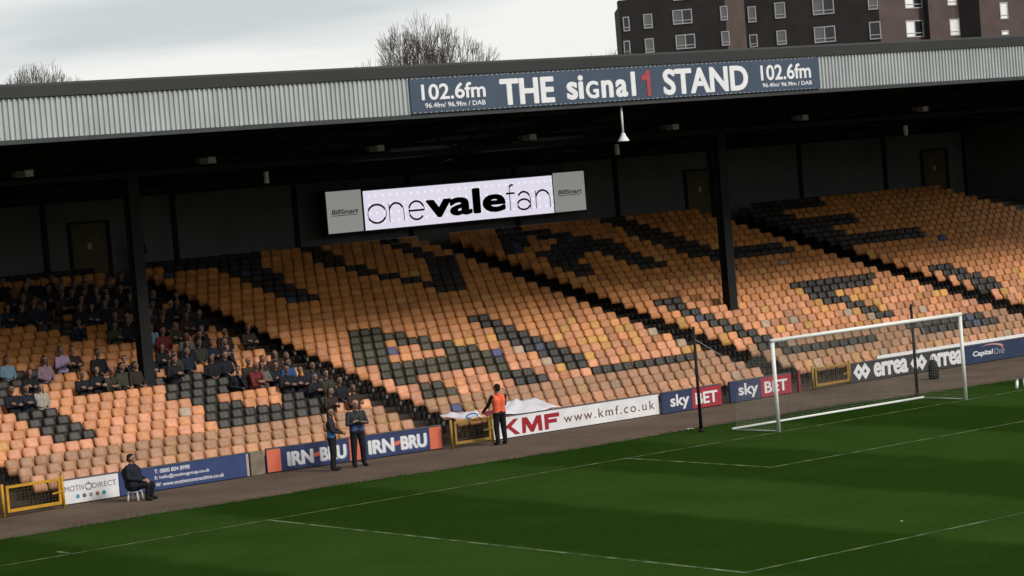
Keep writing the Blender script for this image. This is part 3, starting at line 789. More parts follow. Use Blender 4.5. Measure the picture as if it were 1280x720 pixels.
cloth('banner', [(-7.78,7.80,.72),(-7.1,7.78,.69),(-7.25,8.3,.80),(-7.6,8.3,.84)], 8, 6, .015, M_maroon, 'small maroon cloth at the steward hand beside the white banner')

# ------------------------------------------------------------------ goal
M_post = mat('goal_white', (.78,.78,.75), .4, .05)
gl = thing('goal', 'white football goal with a pale net and ground frame', 'goal', (0, 0, 0))
GX, GH = 3.72, 2.50
for s in (-1, 1): MB().tube((s*GX, 0, 0), (s*GX, 0, GH - .056), .055, n=16).build('post', M_post, gl, True)
MB().tube((-GX - .06, 0, GH), (GX + .055, 0, GH), .055, n=16).build('crossbar', M_post, gl, True)
BD = 1.75
MB().tube((-GX - .12, BD, .05), (GX - .02, BD - .1, .05), .034, n=10).build('ground_bar', M_post, gl, True)
M_side = mat('side_bar', (.42,.45,.40), .5)
for s in (-1, 1): MB().tube((s*GX, .07, .03), (s*GX - (.12 if s < 0 else .02), BD - .05, .03), .018, n=8).build('side_bar', M_side, gl, True)
M_net = mat('net_twine', (.36,.35,.31), .9, .1)
nb = MB(); tw = .0017
TB = 1.75; TBY = 1.35                                        # top of the back of the net
def sag(t_): return .05 * 4 * t_ * (1 - t_)
def strand(p):
    for a, b in zip(p[:-1], p[1:]): nb.tube(a, b, tw, n=3, caps=False)
nx = 92
prof = [(0, GH - .06), (.5, GH - .22), (TBY, TB), (1.58, 1.0), (BD, .06)]
lens = [0]
for a, b in zip(prof[:-1], prof[1:]): lens.append(lens[-1] + math.dist(a, b))
def pf_(t_):
    d = t_ * lens[-1]
    for k in range(len(prof)-1):
        if d <= lens[k+1] + 1e-9:
            f_ = (d - lens[k]) / (lens[k+1] - lens[k]); a, b = prof[k], prof[k+1]
            return a[0]+(b[0]-a[0])*f_, a[1]+(b[1]-a[1])*f_
    return prof[-1]
for i in range(nx+1):
    x = -GX + 2*GX*i/nx
    strand([(x + .02*math.sin(8*t_+i), *pf_(t_)) for t_ in np.linspace(0, 1, 11)])
nr = 46
for j in range(1, nr+1):
    y, z = pf_(j/nr)
    strand([(x, y - .03*math.sin((x+GX)/(2*GX)*math.pi*4), z - .02*math.sin((x+GX)/(2*GX)*math.pi*6)) for x in np.linspace(-GX, GX, 15)])
for s in (-1, 1):                                             # side panels
    for j in range(1, 30):
        z = (GH - .1) * j/30
        # reach of the net at this height
        ys = [pf_(t_) for t_ in np.linspace(0, 1, 60)]
        yb = min(ys, key=lambda p: abs(p[1]-z))[0]
        strand([(s*GX, .05, z), (s*(GX+.02), yb*.5, z - .015), (s*GX, yb, z)])
    for j in range(1, 21):
        y = BD * j/21
        zt_ = max([p[1] for p in [pf_(t_) for t_ in np.linspace(0, 1, 120)] if p[0] >= y] or [.1])
        strand([(s*GX, y, .05), (s*(GX+.015), y, zt_*.5), (s*GX, y, zt_)])
nb.build('net', M_net, gl, fix=False)
for s, lab in ((-1, 'left black net support pole on the grass behind the goal'), (1, 'right black net support pole behind the goal net')):
    t = thing('net_support_pole', lab, 'pole', (s*4.33, 2.5, 0), group='black poles behind the goal')
    MB().tube((0,0,0), (0,0,2.95 if s < 0 else 2.75), .05, .04, 12).build('shaft', M_dark, t, True)
    MB().tube((0,0,0), (0,0,.09), .09, .06, 12).build('foot', M_dark, t, True)
    MB().tube((-s*.0,-.03,2.6), (-s*.60,-1.14,1.78), .006, n=5).build('guy_line', M_side, t)

# ------------------------------------------------------------------ small things on the track and grass
bag = thing('kit_bag', 'upright black bag standing in front of the slate hoarding behind the goal', 'bag', (8.35, 5.62, 0))
bm_ = MB(); sect = [(.19,.13,0),(.20,.14,.12),(.185,.13,.35),(.15,.11,.52),(.07,.06,.62)]
n_ = 14
rings = [[(a*math.cos(2*math.pi*k/n_)*(1+.06*math.sin(3*k)), b*math.sin(2*math.pi*k/n_), z) for k in range(n_)] for a, b, z in sect]
bm_.add(sum(rings, []), [(i*n_+k, i*n_+(k+1) % n_, (i+1)*n_+(k+1) % n_, (i+1)*n_+k) for i in range(4) for k in range(n_)] + [tuple(range(n_))[::-1], tuple(range(4*n_, 5*n_))])
bm_.build('body', mat('bag_black', (.006,.006,.007), .7), bag, True)
hd = MB()
for k in range(10):
    a0, a1 = R(k*18), R(k*18+18); hd.tube((.07*math.cos(a0), 0, .61+.09*math.sin(a0)), (.07*math.cos(a1), 0, .61+.09*math.sin(a1)), .012, n=6)
hd.build('handle', M_dark, bag)
def bottle(name, loc, tilt, label):
    t = thing(name, label, 'bottle', loc); t.rotation_euler = (0, tilt, .4)
    MB().tube((0,0,0), (0,0,.22), .045, n=12).tube((0,0,.22), (0,0,.28), .045, .02, n=12).build('body', M_white, t, True)
    MB().tube((0,0,.281), (0,0,.32), .02, n=10).build('cap', mat('bottle_cap', (.12,.14,.2), .5), t, True)
p = onZ(1271, 486); bottle('drinks_bottle', (p[0], p[1], 0), .35, 'white drinks bottle leaning on the grass at the right edge')
p = onZ(1281, 484); bottle('drinks_bottle', (p[0], p[1], 0), 0.0, 'white drinks bottle half cut by the right edge')
def litter(u, v, s, label):
    p = onZ(u, v); vs_ = []; 
    for j in range(4):
        for i in range(5): vs_.append((p[0] + (i-2)*s, p[1] + (j-1.5)*s, .012 + .03*abs(math.sin(i*2.1 + j*1.3))))
    o = MB().add(vs_, [(j*5+i, j*5+i+1, (j+1)*5+i+1, (j+1)*5+i) for j in range(3) for i in range(4)]).build('paper_litter', mat('paper', (.38,.36,.28), .9), fix=False)
    o.modifiers.new('t', 'SOLIDIFY').thickness = .004
    tag(o, label, 'litter')
litter(862, 537, .055, 'scrap of pale paper on the grass left of the goal'); litter(450, 581, .03, 'tiny white scrap of paper on the track edge beside the stewards')
litter(1127, 653, .014, 'tiny pale scrap lying on the pitch inside the penalty area')

# ------------------------------------------------------------------ people
SKINC = [(.27,.15,.11), (.33,.19,.14), (.23,.13,.095)]
def pm(c, nm): return mat('%s_%02d%02d%02d' % (nm, int(c[0]*99), int(c[1]*99), int(c[2]*99)), c, .85, .2, 9, bump=.2, bscale=30)
TOP, TRO, SKI, HAI, SHO, ACC = range(6)
def caps(mb, a, b, ra, rb, n=10):
    a, b = Vector(a), Vector(b); d = b - a
    if d.length < 1e-5: d = Vector((0,0,1e-4)); b = a + d
    dn = d.normalized(); x = dn.orthogonal().normalized(); y = dn.cross(x); ringz = []
    for t in (-80,-45,-15): ringz.append((a + dn*(ra*math.sin(R(t))), ra*math.cos(R(t))))
    for t in (15,45,80): ringz.append((b + dn*(rb*math.sin(R(t))), rb*math.cos(R(t))))
    vs_ = [c + x*(r*math.cos(2*math.pi*k/n)) + y*(r*math.sin(2*math.pi*k/n)) for c, r in ringz for k in range(n)]
    m_ = len(ringz)
    mb.add(vs_, [(i*n+k, i*n+(k+1) % n, (i+1)*n+(k+1) % n, (i+1)*n+k) for i in range(m_-1) for k in range(n)] + [tuple(range(n))[::-1], tuple(range((m_-1)*n, m_*n))])
def hand(P, wrist, dirv, palmn, side, curl=.6):
    """palm, four fingers of different length with a knuckle bend, and a thumb off the side of the palm"""
    w = Vector(wrist); d = Vector(dirv).normalized(); nrm = Vector(palmn); nrm = (nrm - d*nrm.dot(d)).normalized(); s_ = d.cross(nrm) * side
    P.append((w, w + d*.035, .030, .034, SKI))
    for k, ln in enumerate((.072, .082, .076, .058)):
        o = s_ * ((k - 1.5) * .021)
        b0 = w + d*.03 + o*.8; b1 = w + d*.085 + o
        P.append((b0, b1, .016, .012, SKI))
        d1 = (d*math.cos(curl) + nrm*math.sin(curl)); d2 = (d*math.cos(curl*2) + nrm*math.sin(curl*2))
        P.append((b1, b1 + d1*ln*.5, .0105, .0095, SKI)); P.append((b1 + d1*ln*.5, b1 + d1*ln*.5 + d2*ln*.5, .0095, .0085, SKI))
    tb_ = w + d*.02 - s_*.030; td = (d*.7 - s_*.6 + nrm*.3).normalized()
    P.append((tb_, tb_ + td*.045, .0135, .011, SKI)); P.append((tb_ + td*.045, tb_ + td*.045 + (d*.8 + nrm*.5).normalized()*.032, .011, .009, SKI))
def head(P, c, yaw=0.0, tilt=0.0, hair='short'):
    c = Vector(c); q = Quaternion((0,0,1), yaw) @ Quaternion((1,0,0), tilt)
    def h(x, y, z): return c + q @ Vector((x, y, z))
    P.append((h(0,.012,.02), h(0,.0,.03), .088, .086, SKI))          # skull
    P.append((h(0,-.025,-.01), h(0,-.035,-.062), .074, .050, SKI))   # face and jaw
    P.append((h(0,-.088,.012), h(0,-.106,-.020), .011, .016, SKI))   # nose
    for s in (-1, 1):
        P.append((h(s*.083,.01,.012), h(s*.084,.012,-.018), .014, .011, SKI))   # ears
        P.append((h(s*.032,-.086,.018), h(s*.038,-.084,.018), .010, .010, HAI)) # eyes
        P.append((h(s*.022,-.090,.037), h(s*.050,-.080,.036), .008, .007, HAI)) # brows
    P.append((h(-.020,-.090,-.052), h(.020,-.090,-.052), .008, .008, ACC if False else SKI))
    if hair != 'bald':
        P.append((h(0,.030,.052), h(0,.015,.058), .086, .080, HAI))
        P.append((h(0,.045,.01), h(0,.06,-.03), .078, .058, HAI))
        if hair == 'long':
            for s in (-1, 1): P.append((h(s*.065,.03,.02), h(s*.075,.03,-.16), .045, .035, HAI))
            P.append((h(0,.06,0), h(0,.07,-.18), .065, .05, HAI))
    return h
def body_mesh(name, P, voxel, smooth_it=5):
    mb = MB()
    for a, b, ra, rb, _ in P: caps(mb, a, b, ra, rb)
    me = mb.mesh(name + '_src', [], False)
    o = bpy.data.objects.new('tmp', me); COL.objects.link(o)
    r = o.modifiers.new('r', 'REMESH'); r.mode = 'VOXEL'; r.voxel_size = voxel
    sm = o.modifiers.new('s', 'SMOOTH'); sm.factor = .5; sm.iterations = smooth_it
    bpy.context.view_layer.update()
    res = bpy.data.meshes.new_from_object(o.evaluated_get(bpy.context.evaluated_depsgraph_get()))
    bpy.data.objects.remove(o); bpy.data.meshes.remove(me)
    nf = len(res.polygons); cen = np.empty(nf*3); res.polygons.foreach_get('center', cen); cen = cen.reshape(-1, 3)
    best = np.full(nf, 1e9); mi = np.zeros(nf, int)
    for a, b, ra, rb, k in P:
        a, b = np.array(a), np.array(b); ab = b - a; t = np.clip(((cen - a) @ ab) / max(ab @ ab, 1e-9), 0, 1)
        d = np.linalg.norm(cen - a - t[:, None]*ab, axis=1) - (ra + (rb - ra)*t)
        w = d < best; best[w] = d[w]; mi[w] = k
    res.materials.clear()
    for _ in range(6): res.materials.append(None)
    res.polygons.foreach_set('material_index', mi.astype(np.int32)); res.polygons.foreach_set('use_smooth', np.ones(nf, bool))
    res.update(); res.name = name
    return res
def dress(o, top, tro, skin, hair, shoe=(.012,.012,.012), acc=None):
    for i, (c, nm) in enumerate(((top,'cloth'),(tro,'cloth'),(skin,'skin'),(hair,'hair'),(shoe,'shoe'),(acc or top,'cloth'))):
        o.material_slots[i].link = 'OBJECT'; o.material_slots[i].material = pm(c, nm)
def torso(P, pel, ch, nk, lower=TOP, wide=1.0, bulk=1.0):
    pel, ch, nk = Vector(pel), Vector(ch), Vector(nk)
    mid = pel*.5 + ch*.5
    for s in (-1, 1):
        P.append((pel + Vector((s*.075*wide,0,0)), mid + Vector((s*.07*wide,0,0)), .115*bulk, .105*bulk, lower))
        P.append((mid + Vector((s*.07*wide,0,0)), ch + Vector((s*.085*wide,0,0)), .105*bulk, .115*bulk, TOP))
        P.append((ch + Vector((s*.06*wide,0,.02)), ch*.35 + nk*.65 + Vector((s*.12*wide,0,.0)), .10*bulk, .062*bulk, TOP))
    P.append((ch, nk, .10*bulk, .062, TOP)); P.append((nk, nk + Vector((0,-.012,.09)), .052, .050, SKI))
def limb(P, a, b, c, r, k, ):
    P.append((a, b, r[0], r[1], k)); P.append((b, c, r[1], r[2], k))
# ---- seated spectators, five poses
def seated(pose, bulk=1.08):
    P = []; hy = -.15
    lean = {'fold': .02, 'lap': .0, 'lean': -.22, 'chin': -.10, 'phone': -.04}[pose]
    pel, ch, nk = (0, hy, .53), (0, hy + .05 + lean*.7, .88), (0, hy + .05 + lean, 1.06)
    P.append(((-.08, hy, .53), (.08, hy, .53), .125, .125, TRO))
    torso(P, (0, hy, .58), ch, nk, bulk=bulk)
    for s in (-1, 1):
        limb(P, (s*.09, hy - .02, .52), (s*.12, -.545, .545), (s*.11, -.50, .12), (.085, .062, .045), TRO)
        P.append(((s*.11, -.49, .055), (s*.12, -.61, .04), .042, .036, SHO))
        sh = Vector((s*.19, nk[1] + .005, 1.01))
        if pose == 'lap': el, wr = (s*.25, hy + .01, .76), (s*.10, -.38, .68)
        elif pose == 'fold': el, wr = (s*.25, hy - .06, .77), (-s*.02, hy - .20 + lean + (.02 if s > 0 else -.02), .82 + .02*s)
        elif pose == 'lean': el, wr = (s*.20, -.46, .68), (s*.03, -.55, .76)
        elif pose == 'chin': el, wr = ((s*.17, -.42, .70), (s*.05, -.31, .98)) if s > 0 else ((s*.24, hy, .75), (.05, -.36, .68))
        else: el, wr = (s*.24, hy - .05, .76), (s*.05, -.42, .83)
        limb(P, sh, el, wr, (.062, .052, .040), TOP)
        d = (Vector(wr) - Vector(el)).normalized(); hand(P, Vector(wr) + d*.02, d, (0, 0, -1) if pose == 'lap' else (-s, .2, 0), s)
    return P, nk
def spect_mesh(pose, hair, yaw):
    P, nk = seated(pose)
    head(P, (nk[0], nk[1] - .035, nk[2] + .185), yaw, .1 if pose in ('lean','phone') else 0, hair)
    return body_mesh('person', P, .0125)
VAR = [spect_mesh('lap','short',.25), spect_mesh('fold','short',-.2), spect_mesh('lean','bald',.1), spect_mesh('chin','short',-.4), spect_mesh('phone','long',.35), spect_mesh('lap','long',-.15), spect_mesh('fold','bald',.3)]
# photo head positions of the crowd: u, v, coat, pose index
CW = dict(d=((.012,.012,.014),'black coat'), n=((.014,.018,.032),'navy coat'), o=((.045,.045,.030),'olive coat'), g=((.13,.125,.115),'grey top'), c=((.36,.33,.28),'cream top'),
          p=((.38,.28,.42),'lilac top'), k=((.26,.17,.22),'dusky pink top'), b=((.20,.32,.42),'pale blue top'), u=((.02,.07,.22),'bright blue jacket'), r=((.15,.025,.025),'dark red top'), w=((.035,.022,.018),'brown coat'))
CROWD = [(3,451,'b',0),(41,459,'d',1),(57,447,'k',5),(75,443,'p',4),(95,440,'w',1),(22,487,'d',6),(40,486,'n',4),(53,484,'c',5),(123,443,'d',0),(110,467,'d',6),(122,466,'d',1),(137,465,'o',2),(146,461,'o',0),
 (160,451,'n',3),(143,406,'o',4),(157,402,'d',0),(202,401,'d',1),(192,411,'b',5),(210,411,'r',0),(219,402,'o',6),(227,419,'g',5),(238,421,'d',0),(202,438,'d',1),(210,446,'o',4),(225,379,'w',0),(233,384,'w',5),(238,395,'w',1),
 (252,411,'d',3),(236,434,'d',5),(246,432,'o',0),(259,430,'n',1),(272,429,'d',4),(286,414,'w',0),(306,416,'w',1),(333,442,'w',0),(349,440,'w',5),(356,458,'u',0),(369,461,'d',1),(380,463,'n',6),(388,470,'d',4),(403,468,'o',0),(292,457,'d',3),(306,456,'r',2),(283,446,'d',0),(320,455,'g',1),
 (98,381,'d',0),(118,383,'n',1),(132,379,'d',5),(148,381,'w',0),(159,392,'d',4),(194,384,'n',1),(133,355,'d',0),(159,368,'w',5),(86,349,'d',1),(41,376,'g',0),(72,360,'d',4),(15,366,'n',1),(208,390,'d',0),(28,384,'d',5),(54,382,'d',0),(10,380,'n',4),(176,376,'d',1),(170,400,'d',0),(184,392,'w',5),
 (108,352,'d',1),(60,348,'n',0),(145,345,'d',4),(30,350,'d',5),(184,360,'d',0),(214,368,'d',1),(415,482,'w',4),(438,487,'w',1),(425,474,'d',0),(340,459,'d',1),(262,442,'d',5),(228,440,'n',0),(186,446,'d',1),(176,452,'w',0)]
taken = {}
def fill(poly, n):
    xs_, ys_ = [p_[0] for p_ in poly], [p_[1] for p_ in poly]; c = 0
    for _ in range(4000):
        u, v = random.uniform(min(xs_), max(xs_)), random.uniform(min(ys_), max(ys_))
        if inpoly(u, v, poly): CROWD.append((u, v, random.choice('dddnwdon'), random.randrange(7))); c += 1
        if c >= n: break
fill([(100,378),(230,366),(330,425),(415,470),(400,478),(300,452),(190,446),(165,420),(100,405)], 12)
fill([(0,345),(180,338),(215,372),(100,378),(0,392)], 30)
HAIRC = [(.010,.008,.007),(.02,.013,.008),(.04,.027,.016),(.08,.075,.07)]
# seat lookup by row
byrow = {}
for s_ in info: byrow.setdefault(s_[1], []).append(s_)
for i, (u, v, cc, pz) in enumerate(CROWD):
    d = ray(u, v); sl = RISE/RP; zc = F0 + 1.245                       # head plane above the terrace
    tt = (zc + sl*(CAMP[1] - (Y0 - .13)) - CAMP[2]) / (d[2] - sl*d[1]); p = CAMP + tt*d
    r = int(round((p[1] - (Y0 - .13)) / RP)); r = max(0, min(ROWS-1, r))
    q = onY(u, v, backY(r) - .13)
    cand = sorted(byrow[r], key=lambda s_: abs(s_[0] - q[0]))
    s_ = next((c for c in cand if (r, c[2], c[3]) not in taken), None)
    if s_ is None or abs(s_[0] - q[0]) > .5: continue
    taken[(r, s_[2], s_[3])] = 1
    o = link('person', VAR[pz]); o.location = (s_[0] + rng.normal(0, .02), backY(r) - .005, floor(r)); o.rotation_euler = (0, 0, rng.normal(-.05, .14))
    f = .94 + .1*rng.random(); o.scale = (f, f, f)
    c, nm = CW[cc]; dress(o, c, [(.012,.013,.018),(.02,.02,.022),(.018,.025,.05)][i % 3], SKINC[i % 3], HAIRC[i % 4])
    row, wh = seat_where(s_[1], s_[2], s_[3], s_[4])
    wh = wh.replace(' yellow gate gangway', ' gangway').replace('left-hand', 'left-hand')
    tag(o, 'person in %s seated in %s, %s' % (nm, row, wh), 'person', 'spectators seated at the left of the stand')
# ---- standing people
def standing(arms, hair, yaw, h=1.75, lower=TOP, stance=.10, sleeve=TOP):
    P = []; k = h / 1.75
    torso(P, (0,0,.98), (0,.01,1.30), (0,.015,1.475), lower=lower)
    P.append(((-.07,0,.93), (.07,0,.93), .118, .118, TRO))
    for s in (-1, 1):
        limb(P, (s*.085,0,.90), (s*(stance*.95),-.015,.50), (s*stance,.02,.10), (.100,.078,.060), TRO)
        P.append(((s*stance,.03,.055), (s*(stance+.02),-.13,.04), .045, .038, SHO))
        sh = Vector((s*.19,.01,1.42)); el, wr, pn = arms(s)
        limb(P, sh, el, wr, (.060, .050, .038), sleeve)
        d = (Vector(wr) - Vector(el)).normalized(); hand(P, Vector(wr) + d*.02, d, pn, s)
    head(P, (0, -.02, 1.655), yaw, 0, hair)
    return P
def stand_person(P, loc, rz, label, cols, scale=1.0):
    me = body_mesh('person', P, .0085, 4); o = link('person', me); o.location = loc; o.rotation_euler = (0, 0, rz); o.scale = (scale*1.12, scale*1.12, scale)
    dress(o, *cols); tag(o, label, 'person'); return o
def vest(o, mesh_z, name, col, front_cut=True): pass
BLKC = (.010,.010,.012)
folded = lambda s: ((s*.25,-.05,1.14), (-s*.04,-.20 - .02*s,1.20 + .02*s), (0,0,-1))
infront = lambda s: ((s*.23,-.06,1.14), (s*.06,-.27,1.05), (-s,0,.2))
reach = lambda s: ((s*.25,-.12,1.16), (s*.24,-.36,1.02), (0,0,-1))
stand_person(standing(infront, 'long', -.5, lower=ACC), (-13.72, 6.89, 0), R(48), 'steward person in black jacket with blue bib hem, left of the two by the hoarding', ((.022,.018,.018),(.010,.010,.014),SKINC[0],(.025,.014,.009),BLKC,(.045,.14,.34)), .955)
stand_person(standing(folded, 'bald', .2, lower=ACC, stance=.12), (-12.90, 6.87, 0), R(-12), 'steward person with folded arms in grey jacket and blue bib, right of the two', ((.030,.033,.036),(.010,.011,.016),SKINC[1],(.10,.09,.08),BLKC,(.05,.085,.22)), 1.03)
stand_person(standing(reach, 'short', 0, lower=TOP, stance=.11, sleeve=ACC), (-8.22, 6.62, 0), R(172), 'steward person in orange bib and black trousers seen from behind at the gate', ((.78,.135,.055),(.008,.008,.010),SKINC[2],(.008,.007,.006),BLKC,(.012,.012,.013)), .97)
# dark sleeves and grey reflective bands of the orange bib are separate pieces of clothing: bands
# ---- person standing at the back doorway
stand_person(standing(folded, 'short', .2), (-6.95, WALLY - .75, floor(ROWS-1)), R(-20), 'person in dark coat standing beside the olive door at the back wall', ((.02,.018,.018),BLKC,SKINC[0],(.02,.015,.01),BLKC,None), 1.0)
# ---- person on a stool
P, nk = seated('lap', 1.5)
P = [(Vector(a), Vector(b), ra*(1.0 if k == SKI else 1.18), rb*(1.0 if k == SKI else 1.18), k) for a, b, ra, rb, k in P]
P = [(Vector((a.x*1.12, a.y, a.z if a.z < .2 else a.z - .14)), Vector((b.x*1.12, b.y, b.z if b.z < .2 else b.z - .14)), ra, rb, k) for a, b, ra, rb, k in P]; nk = (nk[0], nk[1], nk[2] - .14)
head(P, (nk[0], nk[1]-.035, nk[2]+.185), .25, .05, 'short')
o = link('person', body_mesh('person', P, .0085, 4)); o.location = (-19.72, 7.42, -.005); o.rotation_euler = (0, 0, R(38)); o.scale = (1.12, 1.12, .99)
dress(o, (.010,.012,.022), (.008,.009,.014), SKINC[1], (.014,.010,.008))
tag(o, 'person in dark navy jacket sitting on a white stool before the blue hoarding', 'person')
stl = thing('stool', 'small white plastic stool under the seated person by the track', 'stool', (-19.72 + .17*math.sin(R(38)), 7.42 - .17*math.cos(R(38)), 0), R(38))
bevel(MB().box((-.17,-.15,.22), (.17,.15,.26)).build('seat', M_white, stl), .015)
for sx in (-1, 1):
    for sy in (-1, 1): MB().tube((sx*.165, sy*.145, 0), (sx*.14, sy*.12, .221), .026, .024, 8).build('leg', M_white, stl, True)

# ------------------------------------------------------------------ bare trees beyond the stand
M_bark = mat('bark', (.045,.038,.032), .95, .3, 2)
M_twig = mat('twig', (.10,.082,.072), .95, .3, 1)
def bare_tree(loc, H, spread, seed, label, dens=4, wide=.62):
    rd = random.Random(seed); t = thing('bare_tree', label, 'tree', loc)
    tk = MB(); lm = MB(); tw_ = MB()
    def grow(p, d, ln, r, lev):
        n = 3
        for k in range(n):
            d = (d + Vector((rd.gauss(0,.10), rd.gauss(0,.10), rd.gauss(.06,.06)))).normalized()
            q = p + d * (ln/n); r2 = max(r*.84, .015)
            (tk if lev == 0 else lm if lev < 3 else tw_).tube(p, q, r, r2, 7 if lev < 2 else 3, caps=False)
            p, r = q, r2
            if 1 <= lev < 5 and rd.random() < .95:
                side = d.orthogonal().normalized(); side.rotate(Quaternion(d, rd.uniform(0, 6.28)))
                grow(p, (d*.9 + side*.6 + Vector((0,0,.1))).normalized(), ln*rd.uniform(.5,.7), max(r*.5, .015), lev+2)
        if lev < 6:
            m_ = 9 if lev == 0 else rd.choice((2, dens))
            a0 = rd.uniform(0, 6.28)
            for k in range(m_):
                side = d.orthogonal().normalized(); side.rotate(Quaternion(d, a0 + 6.28*k/m_ + rd.uniform(-.4,.4)))
                sp = spread * ((1.0 if k else .15) if lev == 0 else .55)
                grow(p, (d + side*sp*rd.uniform(.6,1.05)).normalized(), (ln*rd.uniform(.66,.80) if lev else H*.24), max(r*.64, .015), lev+1)
    grow(Vector((0,0,0)), Vector((0,0,1)), H*.30, H*.018, 0)
    V_ = np.array(tw_.v); kz = H / V_[:, 2].max()
    for mb, nm, mm in ((tk,'trunk',M_bark),(lm,'limbs',M_bark),(tw_,'crown',M_twig)):
        o = mb.build(nm, mm, t, fix=False); o.scale = (kz*wide, kz*wide, kz)
    return t
bare_tree((41.9, 80, 0), 18.1, .85, 3, 'wide bare tree rising behind the roof left of the flats')
bare_tree((15.3, 80, 0), 16.05, .95, 8, 'low bare tree top showing above the roof at far left')
bare_tree((59.0, 82, 0), 15.3, .9, 5, 'bare twigs just showing above the roof beside the flats')

# ------------------------------------------------------------------ block of flats far behind
D0 = 270.0
fh = np.array([RR[2][0], RR[2][1], 0]); fh /= np.linalg.norm(fh); rh = np.array([fh[1], -fh[0], 0])
def plan(u, dep): 
    d = ray(u, 32); d = d / (d @ fh); P = CAMP + d*(D0 + dep); P[2] = 0; return P
ORG_ = plan(775, 0)
flats = thing('block_of_flats', 'dark brown brick block of flats with white windows behind the right of the stand', 'building', tuple(ORG_))
M_bk = mat('flats_shaded_brick', (.028,.024,.023), .9, .2, .6); M_br = mat('flats_sunlit_brick', (.095,.068,.063), .9, .18, .6)  # one brick; sun and shade on its faces put into two colours
ZTOP = 24.2
PL = [(775,0,'d'),(908,-2.0,'b'),(932,.2,'d'),(1100,-2.4,'b'),(1157,2.2,'d'),(1162,1.0,'b'),(1200,3.4,'d'),(1226,2.0,'b'),(1330,7.0,None)]
faces = []
for (u0, d0, k), (u1, d1, _) in zip(PL[:-1], PL[1:]):
    a, b = plan(u0, d0) - ORG_, plan(u1, d1) - ORG_
    back = fh * 3.0
    zt = ZTOP + (6 if u0 > 1150 else 3 if u0 > 790 else 0)
    q = [a, b, b + back, a + back]
    mb = MB().add([(p_[0], p_[1], z) for z in (0, zt) for p_ in q], [(0,1,5,4),(1,2,6,5),(2,3,7,6),(3,0,4,7),(4,5,6,7)])
    mb.build('wall', M_bk if k == 'd' else M_br, flats); faces.append((u0, u1, a, b))
q = [plan(776, 2.8) - ORG_, plan(1330, 9.5) - ORG_]; q += [q[1] + fh*12, q[0] + fh*12]
MB().add([(p_[0], p_[1], z) for z in (0, ZTOP - .4) for p_ in q], [(0,1,5,4),(1,2,6,5),(2,3,7,6),(3,0,4,7),(4,5,6,7)]).build('core', M_bk, flats)
M_wf = mat('window_frame_white', (.42,.42,.42), .5); M_gl = mat('window_glass', (.020,.022,.025), .15, .2, 1, spec=.5); M_bl = mat('window_net_curtain', (.16,.16,.155), .6); M_wb = mat('window_bright_reflection', (.85,.84,.82), .5)  # bright panes: reflected light put into a plain white pane colour
WIN = [(783,30,8,18,'g'),(810,26.5,11,18,'c'),(853,21,24,18,'2'),(905,16.5,9,18,'c'),(940,18,10,20,'c'),(975,13,13,20,'c'),(1029,8,26,20,'2'),(1091,2,12,20,'c'),(1141,0,25,21,'w'),(1189,-3,13,20,'b'),
       (784,60,8,18,'g'),(812,57,11,18,'c'),(857,52,24,18,'2'),(907,48,10,18,'c'),(942,51,10,16,'g'),(977,47,12,18,'c'),(1031,43,26,20,'2'),(1094,38,14,22,'g'),(1143,36,25,21,'w'),(1193,34,14,21,'b'),(1254.5,13.5,11,21,'b'),(1256,41,10,6,'b'),
       (853,-9,24,18,'2'),(975,-17,13,20,'c'),(1029,-22,26,20,'2'),(1254.5,-16,11,21,'b')]
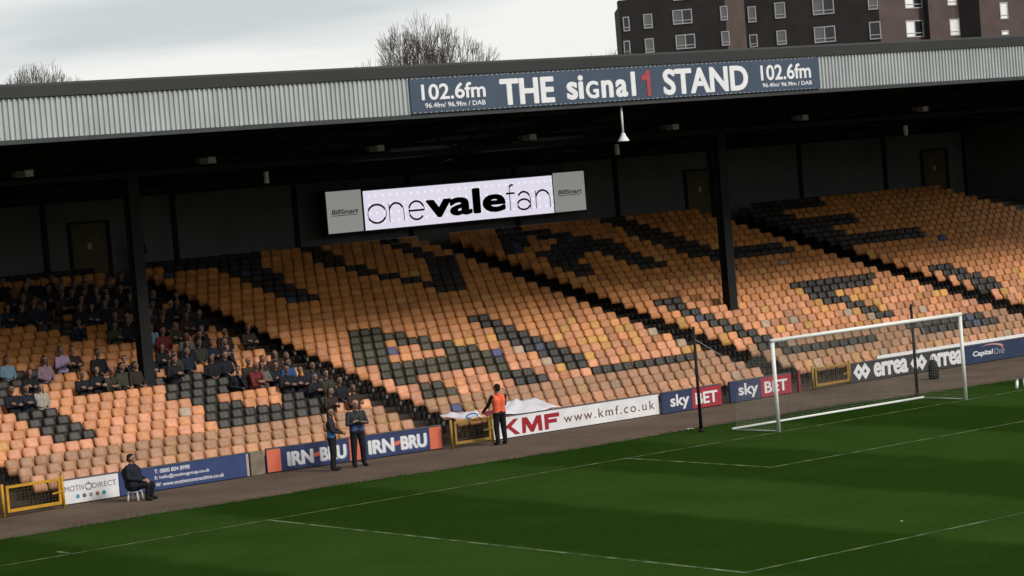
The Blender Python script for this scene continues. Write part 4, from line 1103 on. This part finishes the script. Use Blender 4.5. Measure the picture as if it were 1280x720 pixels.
for (u, v, w, h, k) in WIN:
    f = next((f for f in faces if f[0] <= u <= f[1]), None)
    a, b = f[2], f[3]; tdir = (b - a); Lf = np.linalg.norm(tdir); tdir = tdir / Lf; nrm = np.array([tdir[1], -tdir[0], 0])
    d = ray(u, v); t_ = ((a + ORG_ - CAMP) @ nrm) / (d @ nrm); p = CAMP + d*t_ - ORG_
    Dp = (p + ORG_ - CAMP) @ RR[2]; mpp = Dp / FPX; fs_ = max(.35, abs(tdir @ rh))
    ww, hh = w*mpp/fs_/2, h*mpp/2
    if f[0] == 775 or True: ww = min(ww, 1.6)
    def loc(s_, z_, o_): q_ = p + tdir*s_ + nrm*o_; return (q_[0], q_[1], p[2] + z_)
    def slab(s0, s1, z0, z1, o0, o1): 
        vs_ = [loc(s_, z_, o_) for o_ in (o0, o1) for s_, z_ in ((s0,z0),(s1,z0),(s1,z1),(s0,z1))]
        return (vs_, [(0,1,2,3),(7,6,5,4),(0,4,5,1),(1,5,6,2),(2,6,7,3),(3,7,4,0)])
    fw = .10
    fr = MB().add(*slab(-ww,-ww+fw,-hh,hh,.0,.08)).add(*slab(ww-fw,ww,-hh,hh,.0,.08)).add(*slab(-ww+fw,ww-fw,hh-fw,hh,.0,.078)).add(*slab(-ww+fw,ww-fw,-hh,-hh+fw,.0,.078))
    if h > 10: fr.add(*slab(-ww+fw, ww-fw, -hh*.55, -hh*.55+.08, .0, .076))
    if k in '2w': fr.add(*slab(-.06,.06,-hh+fw,hh-fw,.0,.079))
    win = fr.build('window', M_wf, flats)
    if k in '2w':
        MB().add(*slab(-ww+fw,-.06,-hh+fw,hh-fw,.005,.03)).build('pane', M_wb if k == 'w' else M_bl, win); MB().add(*slab(.06,ww-fw,-hh+fw,hh-fw,.005,.03)).build('pane', M_gl, win)
    else: MB().add(*slab(-ww+fw,ww-fw,-hh+fw,hh-fw,.005,.03)).build('pane', {'g':M_gl,'c':M_bl,'b':M_wb}[k], win)

# ------------------------------------------------------------------ the other stands round the ground (behind and beside the camera): they hide the low sky
M_stand2 = mat('other_stand_sheet', (.07,.07,.075), .8, .2, .3); M_stand3 = mat('other_stand_seats', (.10,.045,.025), .7, .3, 1)
def side_stand(label, p, rz, length, depth, zr):
    t = thing('grandstand', label, 'stand', p, rz)
    MB().prism([(0,0),(depth,0),(depth,depth*.36),(0,.8)], 0, 0, length).build('terrace', M_stand3, t)
    MB().box((0, depth + .01, 0), (length, depth + .3, zr)).build('back_wall', M_stand2, t)
    MB().prism([(2,zr+1.2),(depth + .3,zr+.01),(depth + .3,zr+.3),(2,zr+2.6)], 0, 0, length).build('roof', M_stand2, t)
    for k in range(int(length/14)+1): MB().box((k*14 - .2, 3.8, .5), (k*14 + .2, 4.2, zr + 1.0)).build('column', M_dark, t)
side_stand('opposite end stand far behind the camera, out of the picture', (40, -114, 0), math.pi, 80, 24, 13)
side_stand('long side stand on the right of the pitch, out of the picture', (43, 2, 0), -math.pi/2, 108, 20, 12)
side_stand('long side stand behind the camera, out of the picture', (-56, -108, 0), math.pi/2, 108, 22, 13)
